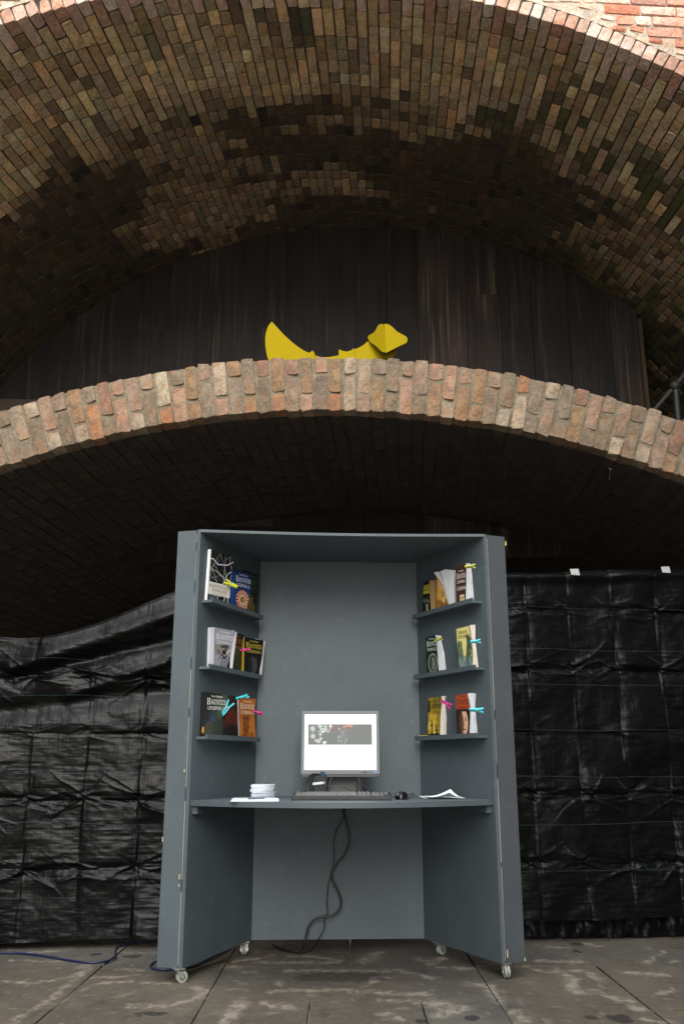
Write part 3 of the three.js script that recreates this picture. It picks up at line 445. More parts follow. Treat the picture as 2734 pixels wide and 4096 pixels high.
function faceArt(c, x, y, s, skin, dark, mirror = 1) { // a plain lit face half in the dark
  c.save(); c.translate(x, y); c.scale(s * mirror, s); c.fillStyle = skin; c.beginPath(); c.ellipse(0, 0, 62, 95, 0, 0, 7); c.fill();
  c.fillStyle = dark; c.globalAlpha = 0.8; c.beginPath(); c.ellipse(-48, 6, 42, 100, 0, 0, 7); c.fill(); c.globalAlpha = 1;
  for (const e of [-22, 28]) { c.beginPath(); c.ellipse(e, -18, 15, 6, 0, 0, 7); c.fill(); c.fillRect(e - 18, -36, 36, 5); }
  c.globalAlpha = 0.7; c.beginPath(); c.moveTo(2, -20); c.lineTo(-6, 26); c.lineTo(14, 28); c.lineTo(6, 22); c.closePath(); c.fill(); c.globalAlpha = 1; c.beginPath(); c.ellipse(4, 50, 22, 5, 0, 0, 7); c.fill(); c.fillRect(-70, -110, 150, 30); c.restore();
}
const covers = {
  branches: (c) => { fill(c, '#0c0c0d'); const r = rng(3); const br = (x, y, a, w, n) => { if (n < 0 || w < 1) return; const l = 45 + r() * 50, x2 = x + Math.cos(a) * l, y2 = y + Math.sin(a) * l; line(c, `rgba(${190 + r() * 50},${195 + r() * 50},${205 + r() * 50},.85)`, w, [[x, y], [x2, y2]]); br(x2, y2, a + (r() - 0.5) * 1.1, w * 0.82, n - 1); if (r() < 0.6) br(x2, y2, a + (r() < 0.5 ? 0.8 : -0.8), w * 0.6, n - 1); };
    for (const x of [20, 70, 110, 160, 210, 250]) br(x, 400, -Math.PI / 2 + (r() - 0.5) * 0.5, 5 + r() * 7, 6); line(c, '#d5d8dc', 9, [[0, 70], [40, 62], [90, 96], [180, 84], [240, 50]]); line(c, '#c4c8ce', 8, [[250, 110], [190, 150], [140, 240], [110, 330]]);
    fill(c, '#e6e4d8', 0, 236, 230, 92); serif(c, 'HAUNTED PLACES', 114, 272, 30, '#2a2a28', 200, 'normal'); serif(c, 'IN ENGLAND', 114, 302, 30, '#2a2a28', 150, 'normal'); serif(c, 'Elliott O’Donnell', 110, 322, 17, '#a9a79a', 130, 'normal'); },
  blue: (c) => { fill(c, '#1d3f78'); fill(c, '#27508f', 0, 0, 14, CH); title(c, CW, '#eef2f6', '25'); c.save(); c.translate(128, 274); for (let i = 0; i < 32; i++) { c.fillStyle = i % 2 ? '#b3262c' : '#e8cfa8'; c.beginPath(); c.moveTo(0, 0); c.arc(0, 0, 96, i * Math.PI / 16, (i + 1) * Math.PI / 16); c.fill(); } c.fillStyle = '#d9a98c'; c.beginPath(); c.arc(0, 0, 60, 0, 7); c.fill(); c.fillStyle = '#efe3c8'; c.beginPath(); c.arc(0, 0, 42, 0, 7); c.fill(); c.fillStyle = '#22201d'; c.beginPath(); c.arc(0, 0, 32, 0, 7); c.fill(); c.fillStyle = '#d49c3e'; c.beginPath(); c.ellipse(3, -4, 15, 19, 0, 0, 7); c.fill(); c.fillRect(-8, 10, 20, 20); c.restore(); },
  ghost: (c) => { fill(c, '#23231b'); blot(c, 150, 290, 60, 90, '#6d6a3e', 50, 4); blot(c, 150, 270, 20, 60, '#a89a55', 30, 5); serif(c, 'PETER STRAUB', 140, 44, 30, '#6b6a4a', 215); serif(c, 'GHOST', 140, 108, 66, '#5c8a4e', 205); serif(c, 'STORY', 140, 168, 62, '#4f7d47', 205); },
  spider: (c) => { fill(c, '#a4a8b3'); blot(c, 70, 190, 60, 50, '#8f8678', 40, 6); blot(c, 190, 220, 66, 50, '#d8d2c4', 40, 7); blot(c, 128, 170, 46, 30, '#26262a', 40, 8); title(c, CW, '#f2f3f6', '24'); c.fillStyle = '#2c2d31'; c.beginPath(); c.ellipse(124, 262, 17, 22, 0, 0, 7); c.fill(); c.beginPath(); c.ellipse(122, 222, 24, 26, 0, 0, 7); c.fill(); for (const s of [-1, 1]) for (const [x, y, x2, y2] of [[40, 250, 70, 300], [30, 280, 44, 384], [12, 290, 16, 384], [46, 236, 80, 210]]) line(c, '#2c2d31', 8, [[124 + s * 8, 262], [124 + s * x, y], [124 + s * x2, y2]]); c.fillStyle = '#b9b6aa'; c.beginPath(); c.arc(126, 252, 9, 0, 7); c.fill(); },
  eight: (c) => { fill(c, '#14130f'); blot(c, 150, 250, 60, 110, '#33401f', 60, 9); blot(c, 150, 220, 22, 90, '#4d5a2c', 30, 10); title(c, CW, '#b5682a', '8'); },
  six: (c) => { fill(c, '#100f0f'); title(c, CW, '#e3c84a', '6'); faceArt(c, 118, 272, 0.95, '#4a4c50', '#171718'); },
  ten: (c) => { fill(c, '#1a2420'); blot(c, 200, 120, 60, 100, '#4f5b42', 50, 11); blot(c, 70, 320, 70, 60, '#4c4a3a', 60, 12); blot(c, 150, 330, 60, 60, '#25361f', 40, 13); blot(c, 90, 215, 34, 50, '#39516a', 30, 14); title(c, CW, '#f3f1ea', '10'); },
  red: (c) => { fill(c, '#2a1410'); blot(c, 130, 210, 110, 70, '#7a2c18', 60, 15); blot(c, 150, 320, 70, 60, '#17110f', 60, 16); title(c, CW, '#5d2417', '11'); },
  orange: (c) => { fill(c, '#b86a24'); blot(c, 120, 300, 120, 90, '#cf8436', 50, 17); blot(c, 110, 240, 36, 70, '#6e3a1c', 60, 18); blot(c, 140, 330, 70, 26, '#7a421c', 40, 19); title(c, CW, '#f5ead8', '12'); },
  pulp: (c) => { fill(c, '#171711'); fill(c, '#c9c23a', 0, 50, CW, 100); serif(c, 'GHOSTS', 128, 84, 32, '#2b2b12', 190); serif(c, 'STORIES', 128, 118, 32, '#2b2b12', 200); blot(c, 130, 240, 80, 24, '#9db7a2', 30, 20); faceArt(c, 140, 320, 0.6, '#d8cdb4', '#15140f'); },
  gold: (c) => { fill(c, '#c08a2c'); blot(c, 120, 200, 120, 90, '#d9a94c', 60, 21); blot(c, 120, 320, 110, 40, '#9a661c', 50, 22); blot(c, 130, 270, 26, 60, '#e6cf9e', 40, 23); blot(c, 126, 215, 20, 26, '#3a2516', 20, 24); blot(c, 140, 326, 50, 18, '#4d3116', 30, 25); title(c, CW, '#f0e4cc', '2'); },
  case: (c) => { fill(c, '#4c2d20'); title(c, CW, '#efe9e0', '', 30); serif(c, 'CASEBOOK', 128, 246, 46, '#efe9e0', 210); fill(c, '#e3cfa0', 80, 292, 110, 62); serif(c, 'VOLUME 1', 135, 332, 24, '#3a2a1c', 88); },
  medal: (c) => { fill(c, '#14201a'); title(c, CW, '#cfe3cd', '22'); c.save(); c.translate(140, 272); c.fillStyle = '#93a08a'; c.beginPath(); c.arc(0, 0, 98, 0, 7); c.fill(); c.fillStyle = '#27322a'; c.beginPath(); c.arc(0, 0, 78, 0, 7); c.fill(); for (let i = 0; i < 26; i++) line(c, '#2c372e', 4, [[Math.cos(i * 0.242) * 84, Math.sin(i * 0.242) * 84], [Math.cos(i * 0.242) * 95, Math.sin(i * 0.242) * 95]]); c.restore(); faceArt(c, 142, 272, 0.66, '#8d9a85', '#3a463c'); },
  cheshire: (c) => { fill(c, '#e6dd84'); blot(c, 40, 260, 60, 110, '#41584c', 60, 26); blot(c, 215, 230, 60, 130, '#44503e', 70, 27); blot(c, 130, 330, 90, 50, '#7f9c9c', 60, 28); fill(c, '#ece48f', 90, 90, 70, 160); blot(c, 80, 250, 24, 50, '#5a7060', 40, 29); blot(c, 165, 250, 20, 60, '#39463a', 40, 30); blot(c, 160, 320, 30, 60, '#4f6a70', 40, 31); serif(c, 'Haunted', 100, 62, 40, '#23231c', 140); serif(c, 'CHESHIRE', 116, 104, 42, '#23231c', 196); },
  four: (c) => { fill(c, '#a58522'); blot(c, 90, 300, 70, 80, '#d9c24a', 60, 32); blot(c, 100, 200, 60, 60, '#d9b93c', 40, 33); blot(c, 200, 40, 90, 60, '#6b6420', 50, 34); fill(c, '#15130d', 0, 60, 44, 80); blot(c, 20, 90, 30, 50, '#15130d', 40, 35); fill(c, '#15130d', 0, 350, CW, 34); for (const [x, y] of [[78, 232], [158, 278], [230, 190]]) { fill(c, '#15130d', x - 8, y, 16, 170); fill(c, '#15130d', x - 20, y + 30, 40, 16); c.beginPath(); c.moveTo(x - 8, y); c.lineTo(x, y - 26); c.lineTo(x + 8, y); c.fill(); c.fillRect(x - 24, 340, 48, 44); } title(c, CW, '#2f2a12', '4', 12); },
  three: (c) => { fill(c, '#20110d'); faceArt(c, 140, 262, 1.25, '#e8b892', '#3a1c12'); fill(c, '#b24a24', 0, 0, CW, 140); title(c, CW, '#2a1510', '3', -8); },
};
const pageMat = std({ color: 0xc8ccd0, roughness: 0.9 }), oldPage = std({ color: 0xa58352, roughness: 0.95 }), pageCream = std({ color: 0xd6cfc0, roughness: 0.9 });
const pageLines = dataTex(128, 16, (u) => { const t = 0.86 + 0.14 * hash(u * 128, 0, 4); return [t, t, t]; }); pageMat.map = pageLines; oldPage.map = pageLines; pageCream.map = pageLines;
// side, distance along the wall, turn towards the room, then outlines in metres (a along the book, y above the ledge board)
function book(label, side, s0, art, baseY, o) {
  const [F, d, n] = side === 'L' ? [FL, dL, nL] : [FR, dR, nR], an = (o.turn ?? 14) * Math.PI / 180, k = side === 'L' ? 1 : -1;
  const dd = [d[0] * Math.cos(an) + n[0] * Math.sin(an), d[1] * Math.cos(an) + n[1] * Math.sin(an)], p = add(add(F, d, s0), n, o.off ?? 0.012), X = [dd[0] * k, -dd[1] * k];
  const floorY = baseY - 0.0105, t = thing('book', label, 'book', [p[0], floorY, -p[1]], Math.atan2(-X[1], X[0]), 'books on the ledges');
  const conv = (poly) => { let q = poly.map(([a, y]) => [a * k, y - floorY]); const lo = Math.min(...q.map((v) => v[1])); return q.map(([a, y]) => [a, y < lo + 0.03 ? 0.0008 : y]); };
  const C = conv(o.cover), xs = C.map((v) => v[0]), x0 = Math.min(...xs), x1 = Math.max(...xs), yT = Math.max(...C.map((v) => v[1]));
  const place = (g) => { const P = g.attributes.position, uv = g.attributes.uv; for (let i = 0; i < P.count; i++) uv.setXY(i, (P.getX(i) - x0) / (x1 - x0), P.getY(i) / yT); return g; };
  const side0 = std({ color: o.edge ?? 0x222222, roughness: 0.6 });
  const m = mesh('front_cover', place(extr(C, 0.0022, 0.0002)), [std({ color: 0xc6c6c6, map: canvasTex(CW, CH, covers[art]), roughness: 0.45 }), side0], t);
  const thick = o.thick ?? 0.013, inner = C.map(([a, y]) => [(a - (x0 + x1) / 2) * 0.97 + (x0 + x1) / 2, y < 0.01 ? 0.002 : y - 0.003]);
  mesh('page_block', extr(inner, thick, -thick), o.pageMat ?? pageMat, t);
  mesh('back_cover', extr(C, 0.0018, -thick - 0.002), side0, t);
  if (o.pages) { const g = extr(conv(o.pages), thick * 0.9, -thick * 0.85 + (o.pageOut ?? 0)), P = g.attributes.position, uv = g.attributes.uv; for (let i = 0; i < P.count; i++) uv.setXY(i, P.getX(i) * 9, P.getY(i) * 0.3); mesh('splayed_pages', g, o.pageMat ?? pageMat, t); }
  if (o.flap) mesh('curled_cover', extr(conv(o.flap), 0.0015, 0.004), pageMat, t);
  if (o.spine) { const q = conv(o.spine), sw = Math.max(...q.map((v) => v[0])) - Math.min(...q.map((v) => v[0])); const sp = mesh('spine', extr(q, thick + 0.003, -thick - 0.0015), std({ color: o.spineColor, roughness: 0.5 }), t); if (o.mark) mesh('spine_mark', boxG(sw * 0.7, 0.026, 0.001, q.reduce((a, v) => a + v[0], 0) / q.length, 0.03, 0.0022), std({ color: o.mark }), sp); }
  return t;
}
book('tall black and white book of bare branches with white title band', 'L', 0.087, 'branches', 1.643, { thick: 0.012, cover: [[0.001, 1.885], [0.175, 1.875], [0.155, 1.806], [0.143, 1.64], [-0.014, 1.64]], spine: [[-0.009, 1.886], [0.0005, 1.886], [-0.0145, 1.64], [-0.023, 1.64]], spineColor: 0xe6e6e4 });
book('blue paperback with red and cream rosette between two darker books', 'L', 0.304, 'blue', 1.643, { cover: [[0.026, 1.831], [0.13, 1.834], [0.168, 1.827], [0.157, 1.737], [0.128, 1.64], [0.029, 1.645]], spine: [[-0.004, 1.825], [0.0255, 1.830], [0.0285, 1.645], [-0.007, 1.645]], spineColor: 0x1c4a9a, pages: [[0.120, 1.835], [0.175, 1.834], [0.173, 1.812]], pageOut: 0.001 });
book('dark olive paperback half hidden at the far end of the top left ledge', 'L', 0.50, 'ghost', 1.643, { turn: 9, off: 0.006, cover: [[-0.05, 1.86], [0.1, 1.862], [0.1, 1.64], [-0.05, 1.64]] });
book('pale silver grey paperback with a black spider on its cover', 'L', 0.109, 'spider', 1.333, { thick: 0.018, cover: [[0.029, 1.517], [0.187, 1.515], [0.163, 1.451], [0.125, 1.33], [0.034, 1.33]], spine: [[-0.001, 1.512], [0.0285, 1.517], [0.0335, 1.33], [0.003, 1.33]], spineColor: 0xb7bac2, pages: [[0.165, 1.518], [0.193, 1.511], [0.168, 1.455]], pageOut: 0.0012 });
book('black paperback with orange title tucked between the spider book and its neighbour', 'L', 0.335, 'eight', 1.333, { turn: 10, off: 0.006, cover: [[-0.02, 1.523], [0.118, 1.52], [0.1, 1.487], [0.095, 1.33], [-0.02, 1.33]], spine: [[-0.026, 1.39], [-0.0205, 1.39], [-0.0205, 1.33], [-0.026, 1.33]], spineColor: 0x8a4a1e });
book('black paperback with yellow title and a shadowy face on its cover', 'L', 0.481, 'six', 1.333, { cover: [[0.001, 1.515], [0.156, 1.513], [0.149, 1.436], [0.119, 1.33], [0.004, 1.33]], spine: [[-0.006, 1.506], [0.0005, 1.506], [0.0035, 1.33], [-0.004, 1.33]], spineColor: 0xb89b22, pages: [[0.1, 1.517], [0.173, 1.511], [0.15, 1.44]], pageOut: -0.002 });
book('large dark green paperback with white title at the front of its ledge', 'L', 0.068, 'ten', 1.019, { cover: [[0.0115, 1.21], [0.174, 1.205], [0.161, 1.174], [0.139, 1.107], [0.141, 1.012], [0.015, 1.012]], spine: [[-0.002, 1.208], [0.011, 1.21], [0.0145, 1.012], [-0.002, 1.012]], spineColor: 0x131614, mark: 0xc98a2e });
book('dark red and black paperback between the dark green and orange books', 'L', 0.28, 'red', 1.019, { turn: 10, off: 0.008, cover: [[0.0, 1.21], [0.094, 1.21], [0.11, 1.188], [0.128, 1.012], [-0.002, 1.012]], spine: [[-0.008, 1.2], [-0.0005, 1.2], [-0.0025, 1.012], [-0.008, 1.012]], spineColor: 0x2c1512, mark: 0xa8402c });
book('orange paperback with white title and brown figure on its cover', 'L', 0.442, 'orange', 1.019, { cover: [[-0.004, 1.206], [0.133, 1.208], [0.118, 1.151], [0.14, 1.012], [0.014, 1.012]], edge: 0x8a4d1a });
book('small old paperback with browned pages and a yellow title band', 'R', 0.435, 'pulp', 1.655, { pageMat: oldPage, thick: 0.02, cover: [[0.087, 1.812], [0.048, 1.823], [0.041, 1.65], [0.106, 1.65]], pages: [[0.047, 1.821], [-0.003, 1.813], [-0.002, 1.65], [0.040, 1.65]] });
book('gold paperback with its cover curling back and white pages fanned', 'R', 0.249, 'gold', 1.655, { cover: [[0.128, 1.821], [0.104, 1.804], [0.079, 1.772], [0.039, 1.645], [0.129, 1.645]], flap: [[0.144, 1.844], [0.108, 1.843], [0.071, 1.766], [0.0385, 1.69], [0.039, 1.672], [0.082, 1.772]], pages: [[0.105, 1.842], [0.065, 1.849], [0.002, 1.833], [0.003, 1.645], [0.037, 1.645], [0.063, 1.749]], pageOut: 0.001 });
book('brown paperback with white title and small cream label', 'R', 0.093, 'case', 1.655, { cover: [[0.108, 1.829], [0.037, 1.844], [0.039, 1.75], [0.049, 1.645], [0.108, 1.645]], pages: [[0.039, 1.845], [0.016, 1.84], [0.016, 1.83], [0.01, 1.793], [0.002, 1.645], [0.049, 1.645], [0.036, 1.798], [0.028, 1.82]], pageOut: 0.0015, edge: 0x3a2218 });
book('dark green paperback with a round stone face medallion', 'R', 0.365, 'medal', 1.338, { cover: [[0.136, 1.519], [0.067, 1.526], [0.053, 1.492], [0.052, 1.395], [0.046, 1.33], [0.129, 1.33]], pages: [[0.064, 1.526], [0.033, 1.52], [0.031, 1.49], [0.014, 1.428], [0.003, 1.33], [0.044, 1.33], [0.054, 1.476], [0.045, 1.496]], pageOut: 0.0015 });
book('yellow paperback with a green street scene and black title', 'R', 0.076, 'cheshire', 1.338, { pageMat: pageCream, cover: [[0.129, 1.527], [0.046, 1.533], [0.039, 1.476], [0.026, 1.38], [0.032, 1.33], [0.121, 1.33]], pages: [[0.041, 1.536], [0.014, 1.535], [0.017, 1.451], [0.004, 1.33], [0.032, 1.33], [0.026, 1.38], [0.026, 1.463]], pageOut: 0.0015 });
book('yellow and black paperback with silhouetted church crosses', 'R', 0.383, 'four', 1.027, { pageMat: pageCream, cover: [[0.112, 1.212], [0.021, 1.216], [0.02, 1.18], [0.034, 1.114], [0.039, 1.015], [0.124, 1.015]], pages: [[0.021, 1.217], [0, 1.216], [0.006, 1.191], [-0.001, 1.113], [0.005, 1.015], [0.038, 1.015], [0.028, 1.13], [0.011, 1.191]], pageOut: 0.0015 });
book('paperback with an orange red title block above a young face', 'R', 0.108, 'three', 1.027, { cover: [[0.125, 1.208], [0.046, 1.213], [0.036, 1.161], [0.037, 1.102], [0.048, 1.015], [0.124, 1.015]], pages: [[0.046, 1.213], [0.028, 1.215], [0.003, 1.21], [0.011, 1.146], [0.002, 1.015], [0.043, 1.015], [0.034, 1.102], [0.027, 1.139]], pageOut: 0.0015 });

// ---------------------------------------------------------------- clothes pegs
const pegMats = { lime: std({ color: 0xb9c01f, roughness: 0.5 }), olive: std({ color: 0x9aa01e, roughness: 0.5 }), pink: std({ color: 0xc01880, roughness: 0.5 }), teal: std({ color: 0x35aebb, roughness: 0.5 }) }, wire = std({ color: 0xb8bab8, metalness: 0.8, roughness: 0.35 });
let pegProto = null;
function peg(label, col, x0, y0, x1, y1, d, roll = 0.35) {
  const k = (d - 0.03) / d, A = V(x0 * k, 0.888 + (y0 - 0.888) * k, -(d - 0.03)), B = V(x1 * k, 0.888 + (y1 - 0.888) * k, -(d - 0.03) + 0.01), L = A.distanceTo(B);
  let t;
  if (!pegProto) {
    t = pegProto = thing('clothes_peg', label, 'clothes peg');
    const prong = (s) => extr([[-0.5, s * 0.0008], [-0.46, s * 0.0062], [-0.05, s * 0.0092], [0.08, s * 0.0085], [0.5, s * 0.0165], [0.5, s * 0.0105], [0.1, s * 0.0012], [0, s * 0.003], [-0.1, s * 0.0010]].map(([x, y]) => [x * 0.066, y]), 0.009, -0.0045);
    mesh('prong', prong(1), pegMats[col], t); mesh('prong', prong(-1), pegMats[col], t);
    mesh('spring', merge([new THREE.TorusGeometry(0.004, 0.0012, 6, 14), new THREE.TorusGeometry(0.004, 0.0012, 6, 14).translate(0, 0, 0.0055), new THREE.TorusGeometry(0.004, 0.0012, 6, 14).translate(0, 0, -0.0055), boxG(0.003, 0.017, 0.011, 0.006, 0, 0)]), wire, t);
  } else { t = pegProto.clone(); t.name = numbered('clothes_peg'); scene.add(t); t.children.forEach((c, i) => { if (i < 2) c.material = pegMats[col]; }); }
  tag(t, label, 'clothes peg', 'pegs clipped to the books'); t.position.copy(A).lerp(B, 0.5); t.scale.setScalar(L / 0.066);
  const X = B.clone().sub(A).normalize(), Z = V(0, 0, 1).addScaledVector(X, -X.z).normalize(), Y = new THREE.Vector3().crossVectors(Z, X);
  t.quaternion.setFromRotationMatrix(new THREE.Matrix4().makeBasis(X, Y, Z)); t.rotateX(roll); return t;
}
peg('lime yellow peg clipped to the blue rosette book', 'lime', -0.513, 1.727, -0.574, 1.755, 4.411, 0.7);
peg('pink peg clipped to the black book with the yellow title', 'pink', -0.459, 1.446, -0.508, 1.437, 4.58, 1.3);
peg('turquoise peg slanting up from the edge of the dark green book', 'teal', -0.567, 1.112, -0.524, 1.175, 4.406, 0.2);
peg('turquoise peg clipped level over the top of the dark red book', 'teal', -0.522, 1.198, -0.46, 1.211, 4.558, 1.2);
peg('pink peg sticking out from the side of the orange book', 'pink', -0.452, 1.148, -0.404, 1.133, 4.735, 1.0);
peg('olive yellow peg at the top of the brown labelled book', 'olive', 0.593, 1.809, 0.644, 1.811, 4.317, 0.9);
peg('olive yellow peg at the top of the medallion book', 'olive', 0.466, 1.487, 0.506, 1.501, 4.597, 0.9);
peg('turquoise peg clipped to the yellow street scene book', 'teal', 0.603, 1.444, 0.652, 1.446, 4.298, 0.9);
peg('pink peg clipped to the book with the church crosses', 'pink', 0.486, 1.189, 0.532, 1.159, 4.549, 0.5);
peg('turquoise peg clipped to the pages of the orange topped face book', 'teal', 0.589, 1.132, 0.654, 1.127, 4.312, 0.9);
{ const p = add(add(FR, dR, 0.545), nR, 0.03); const t = thing('paper_slip', 'small yellow paper slip lying at the inner end of the lowest right ledge', 'paper slip', [p[0], 1.0175, -p[1]], Math.atan2(-dR[1], dR[0]) * -1 + 0.2); mesh('slip', rbox(0.075, 0.012, 0.03, 0.002, 0, 0.006, 0), std({ color: 0xc2bb1e }), t); }

// ---------------------------------------------------------------- on the desk
const DY = 0.733, black = std({ color: 0x111213, roughness: 0.45 }), blackMatt = std({ color: 0x17181a, roughness: 0.7 });
{
  const mon = thing('computer_monitor', 'square grey framed flat monitor with glowing white web page on desk', 'monitor', [-0.008, DY, -4.56]);
  const tilt = new THREE.Matrix4().makeRotationX(-0.075).setPosition(0, 0.109, 0), g = (q) => q.applyMatrix4(tilt), bezelM = std({ color: 0x565b59, roughness: 0.5 });
  const bez = (() => { const s = shapeOf([[-0.189, 0], [0.189, 0], [0.187, 0.298], [-0.187, 0.298]]), h = new THREE.Path(); [[-0.1765, 0.0175], [-0.1765, 0.2845], [0.1765, 0.2845], [0.1765, 0.0175]].forEach((p, i) => (i ? h.lineTo(...p) : h.moveTo(...p))); h.closePath(); s.holes.push(h); return new THREE.ExtrudeGeometry(s, { depth: 0.016, bevelEnabled: true, bevelSize: 0.0012, bevelThickness: 0.0012, bevelSegments: 2 }).translate(0, 0, -0.012); })();
  mesh('bezel', g(bez), bezelM, mon);
  mesh('back_shell', g(merge([boxG(0.366, 0.284, 0.03, 0, 0.149, -0.029), boxG(0.25, 0.2, 0.03, 0, 0.14, -0.058), boxG(0.372, 0.012, 0.03, 0, -0.0075, -0.012)])), black, mon);
  const web = canvasTex(512, 400, (c, w, h) => {
    fill(c, '#ffffff', 0, 0, w, h); c.globalAlpha = 1; serif(c, 'The Writers Festival', w / 2, 30, 22, '#d8dddb', 170); const r = rng(91);
    c.fillStyle = '#dde1df'; for (let i = 0; i < 7; i++) c.fillRect(84 + i * 52, 50, 30 + r() * 14, 4);
    fill(c, '#4d5551', 28, 74, 452, 146); c.save(); c.beginPath(); c.rect(28, 74, 452, 146); c.clip();
    const dot = (x, y, q, a, col = '255,255,255') => { for (let k = 3; k > 0; k--) { c.fillStyle = `rgba(${col},${a * 0.24})`; c.beginPath(); c.ellipse(x, y, q * (0.55 + k * 0.15), q * (0.58 + k * 0.15), 0, 0, 7); c.fill(); } };
    for (let i = 0; i < 26; i++) dot(200 + r() * 150, 76 + r() * 44, 10 + r() * 16, 0.10, '150,50,40');
    dot(60, 104, 20, 0.95); dot(62, 128, 16, 0.3); dot(62, 160, 19, 0.97); dot(108, 84, 17, 0.85); dot(115, 146, 12, 0.95); dot(84, 190, 14, 0.8); dot(104, 196, 16, 0.9); dot(132, 108, 8, 0.9); dot(134, 130, 8, 0.9); dot(118, 176, 14, 0.85);
    for (let i = 0; i < 60; i++) { const x = 120 + r() * 80, y = 78 + r() * 60; dot(x - (y - 78) * 0.4, y, 3 + r() * 6, 0.35 + r() * 0.5); } for (let i = 0; i < 70; i++) dot(270 + (r() - 0.5) * 70, 80 + r() * 136, 1.5 + r() * 3.4, 0.3 + r() * 0.55); for (let i = 0; i < 18; i++) dot(285 + r() * 66, 76 + r() * 16, 4 + r() * 5, 0.6, '240,140,110'); for (let i = 0; i < 16; i++) dot(130 + r() * 26, 190 + r() * 30, 3 + r() * 5, 0.7); c.restore();
    serif(c, 'About', w / 2, 244, 12, '#9aa19e', 34); c.fillStyle = '#cfd4d1'; for (let p = 0; p < 4; p++) for (let l = 0; l < 3; l++) { let x = 104; const y = 264 + p * 36 + l * 10; while (x < 404 - (l === 2 ? 120 : 0)) { const q = 6 + r() * 22; c.fillRect(x, y, q, 3); x += q + 5; } }
  });
  mesh('screen', g(new THREE.PlaneGeometry(0.353, 0.267).translate(0, 0.151, 0.0004)), new THREE.MeshStandardMaterial({ color: 0x050505, roughness: 0.4, emissive: 0xffffff, emissiveMap: web, emissiveIntensity: SCREEN }), mon);
  for (const [x, q] of [[0.104, 0.003], [0.1175, 0.0055], [0.133, 0.003], [0.149, 0.003]]) mesh('button', g(new THREE.CylinderGeometry(q, q, 0.003, 14).rotateX(Math.PI / 2).translate(x, 0.0085, 0.0057)), black, mon);
  mesh('power_light', g(rbox(0.009, 0.0045, 0.003, 0.0012, 0.170, 0.0085, 0.0057)), new THREE.MeshStandardMaterial({ color: 0x1b3d7a, emissive: 0x4a86ff, emissiveIntensity: 0.8 }), mon);
  mesh('stand', merge([boxG(0.125, 0.12, 0.03, 0.012, 0.06, -0.085), boxG(0.09, 0.09, 0.03, 0.012, 0.16, -0.072)]), std({ color: 0x4a4d4c, roughness: 0.6 }), mon);
  mesh('stand_side', boxG(0.012, 0.125, 0.034, -0.056, 0.0625, -0.085), black, mon); mesh('stand_side', boxG(0.03, 0.125, 0.034, 0.0895, 0.0625, -0.085), black, mon);
  mesh('stand_base', rbox(0.17, 0.010, 0.15, 0.004, 0.012, 0.005, -0.085), black, mon);
  RectAreaLightUniformsLib.init(); const l = new THREE.RectAreaLight(0xf2f6ff, SCREENLIGHT, 0.353, 0.267); l.position.set(0, 0.26, 0.012); l.rotation.set(-0.075, Math.PI, 0); l.name = 'screen_glow';
  l.rotation.set(0.075, Math.PI, 0); mon.add(l);
}
{
  const box = thing('power_adapter', 'black adapter box with white label strip beside the monitor stand', 'power adapter', [-0.105, DY, -4.53], 0.12);
  mesh('case', rbox(0.066, 0.092, 0.035, 0.004, 0, 0.046, 0), blackMatt, box); mesh('label', boxG(0.06, 0.011, 0.001, 0, 0.068, 0.018).rotateZ(0.1), std({ color: 0xbfc3c2 }), box);
  mesh('plug', rbox(0.02, 0.03, 0.02, 0.003, 0.012, 0.106, -0.005), std({ color: 0x1c3448 }), box);
  const c1 = mesh('monitor_cable', merge([tube([V(-0.075, 0.835, -4.56), V(-0.15, 0.84, -4.54), V(-0.178, 0.80, -4.53), V(-0.165, 0.757, -4.52), V(-0.14, 0.742, -4.51)], 0.0042), tube([V(-0.09, 0.835, -4.57), V(-0.15, 0.83, -4.55), V(-0.168, 0.79, -4.545), V(-0.15, 0.752, -4.53)], 0.0036)]), black); tag(c1, 'thick black cables looping down behind the left side of the monitor', 'cable');
  const c2 = mesh('monitor_cable', merge([tube([V(-0.09, 0.83, -4.52), V(-0.075, 0.79, -4.47), V(-0.04, 0.783, -4.45), V(0.0, 0.785, -4.45), V(0.05, 0.765, -4.42), V(0.09, 0.74, -4.39)], 0.0022), tube([V(0.06, 0.835, -4.53), V(0.1, 0.795, -4.48), V(0.14, 0.76, -4.43), V(0.16, 0.742, -4.38)], 0.0016), tube([V(-0.05, 0.83, -4.5), V(-0.062, 0.78, -4.48), V(-0.058, 0.742, -4.46)], 0.0035), tube([V(0.085, 0.83, -4.55), V(0.082, 0.78, -4.53), V(0.08, 0.742, -4.51)], 0.003)]), black); tag(c2, 'thin black leads trailing from the monitor to the keyboard', 'cable');
}
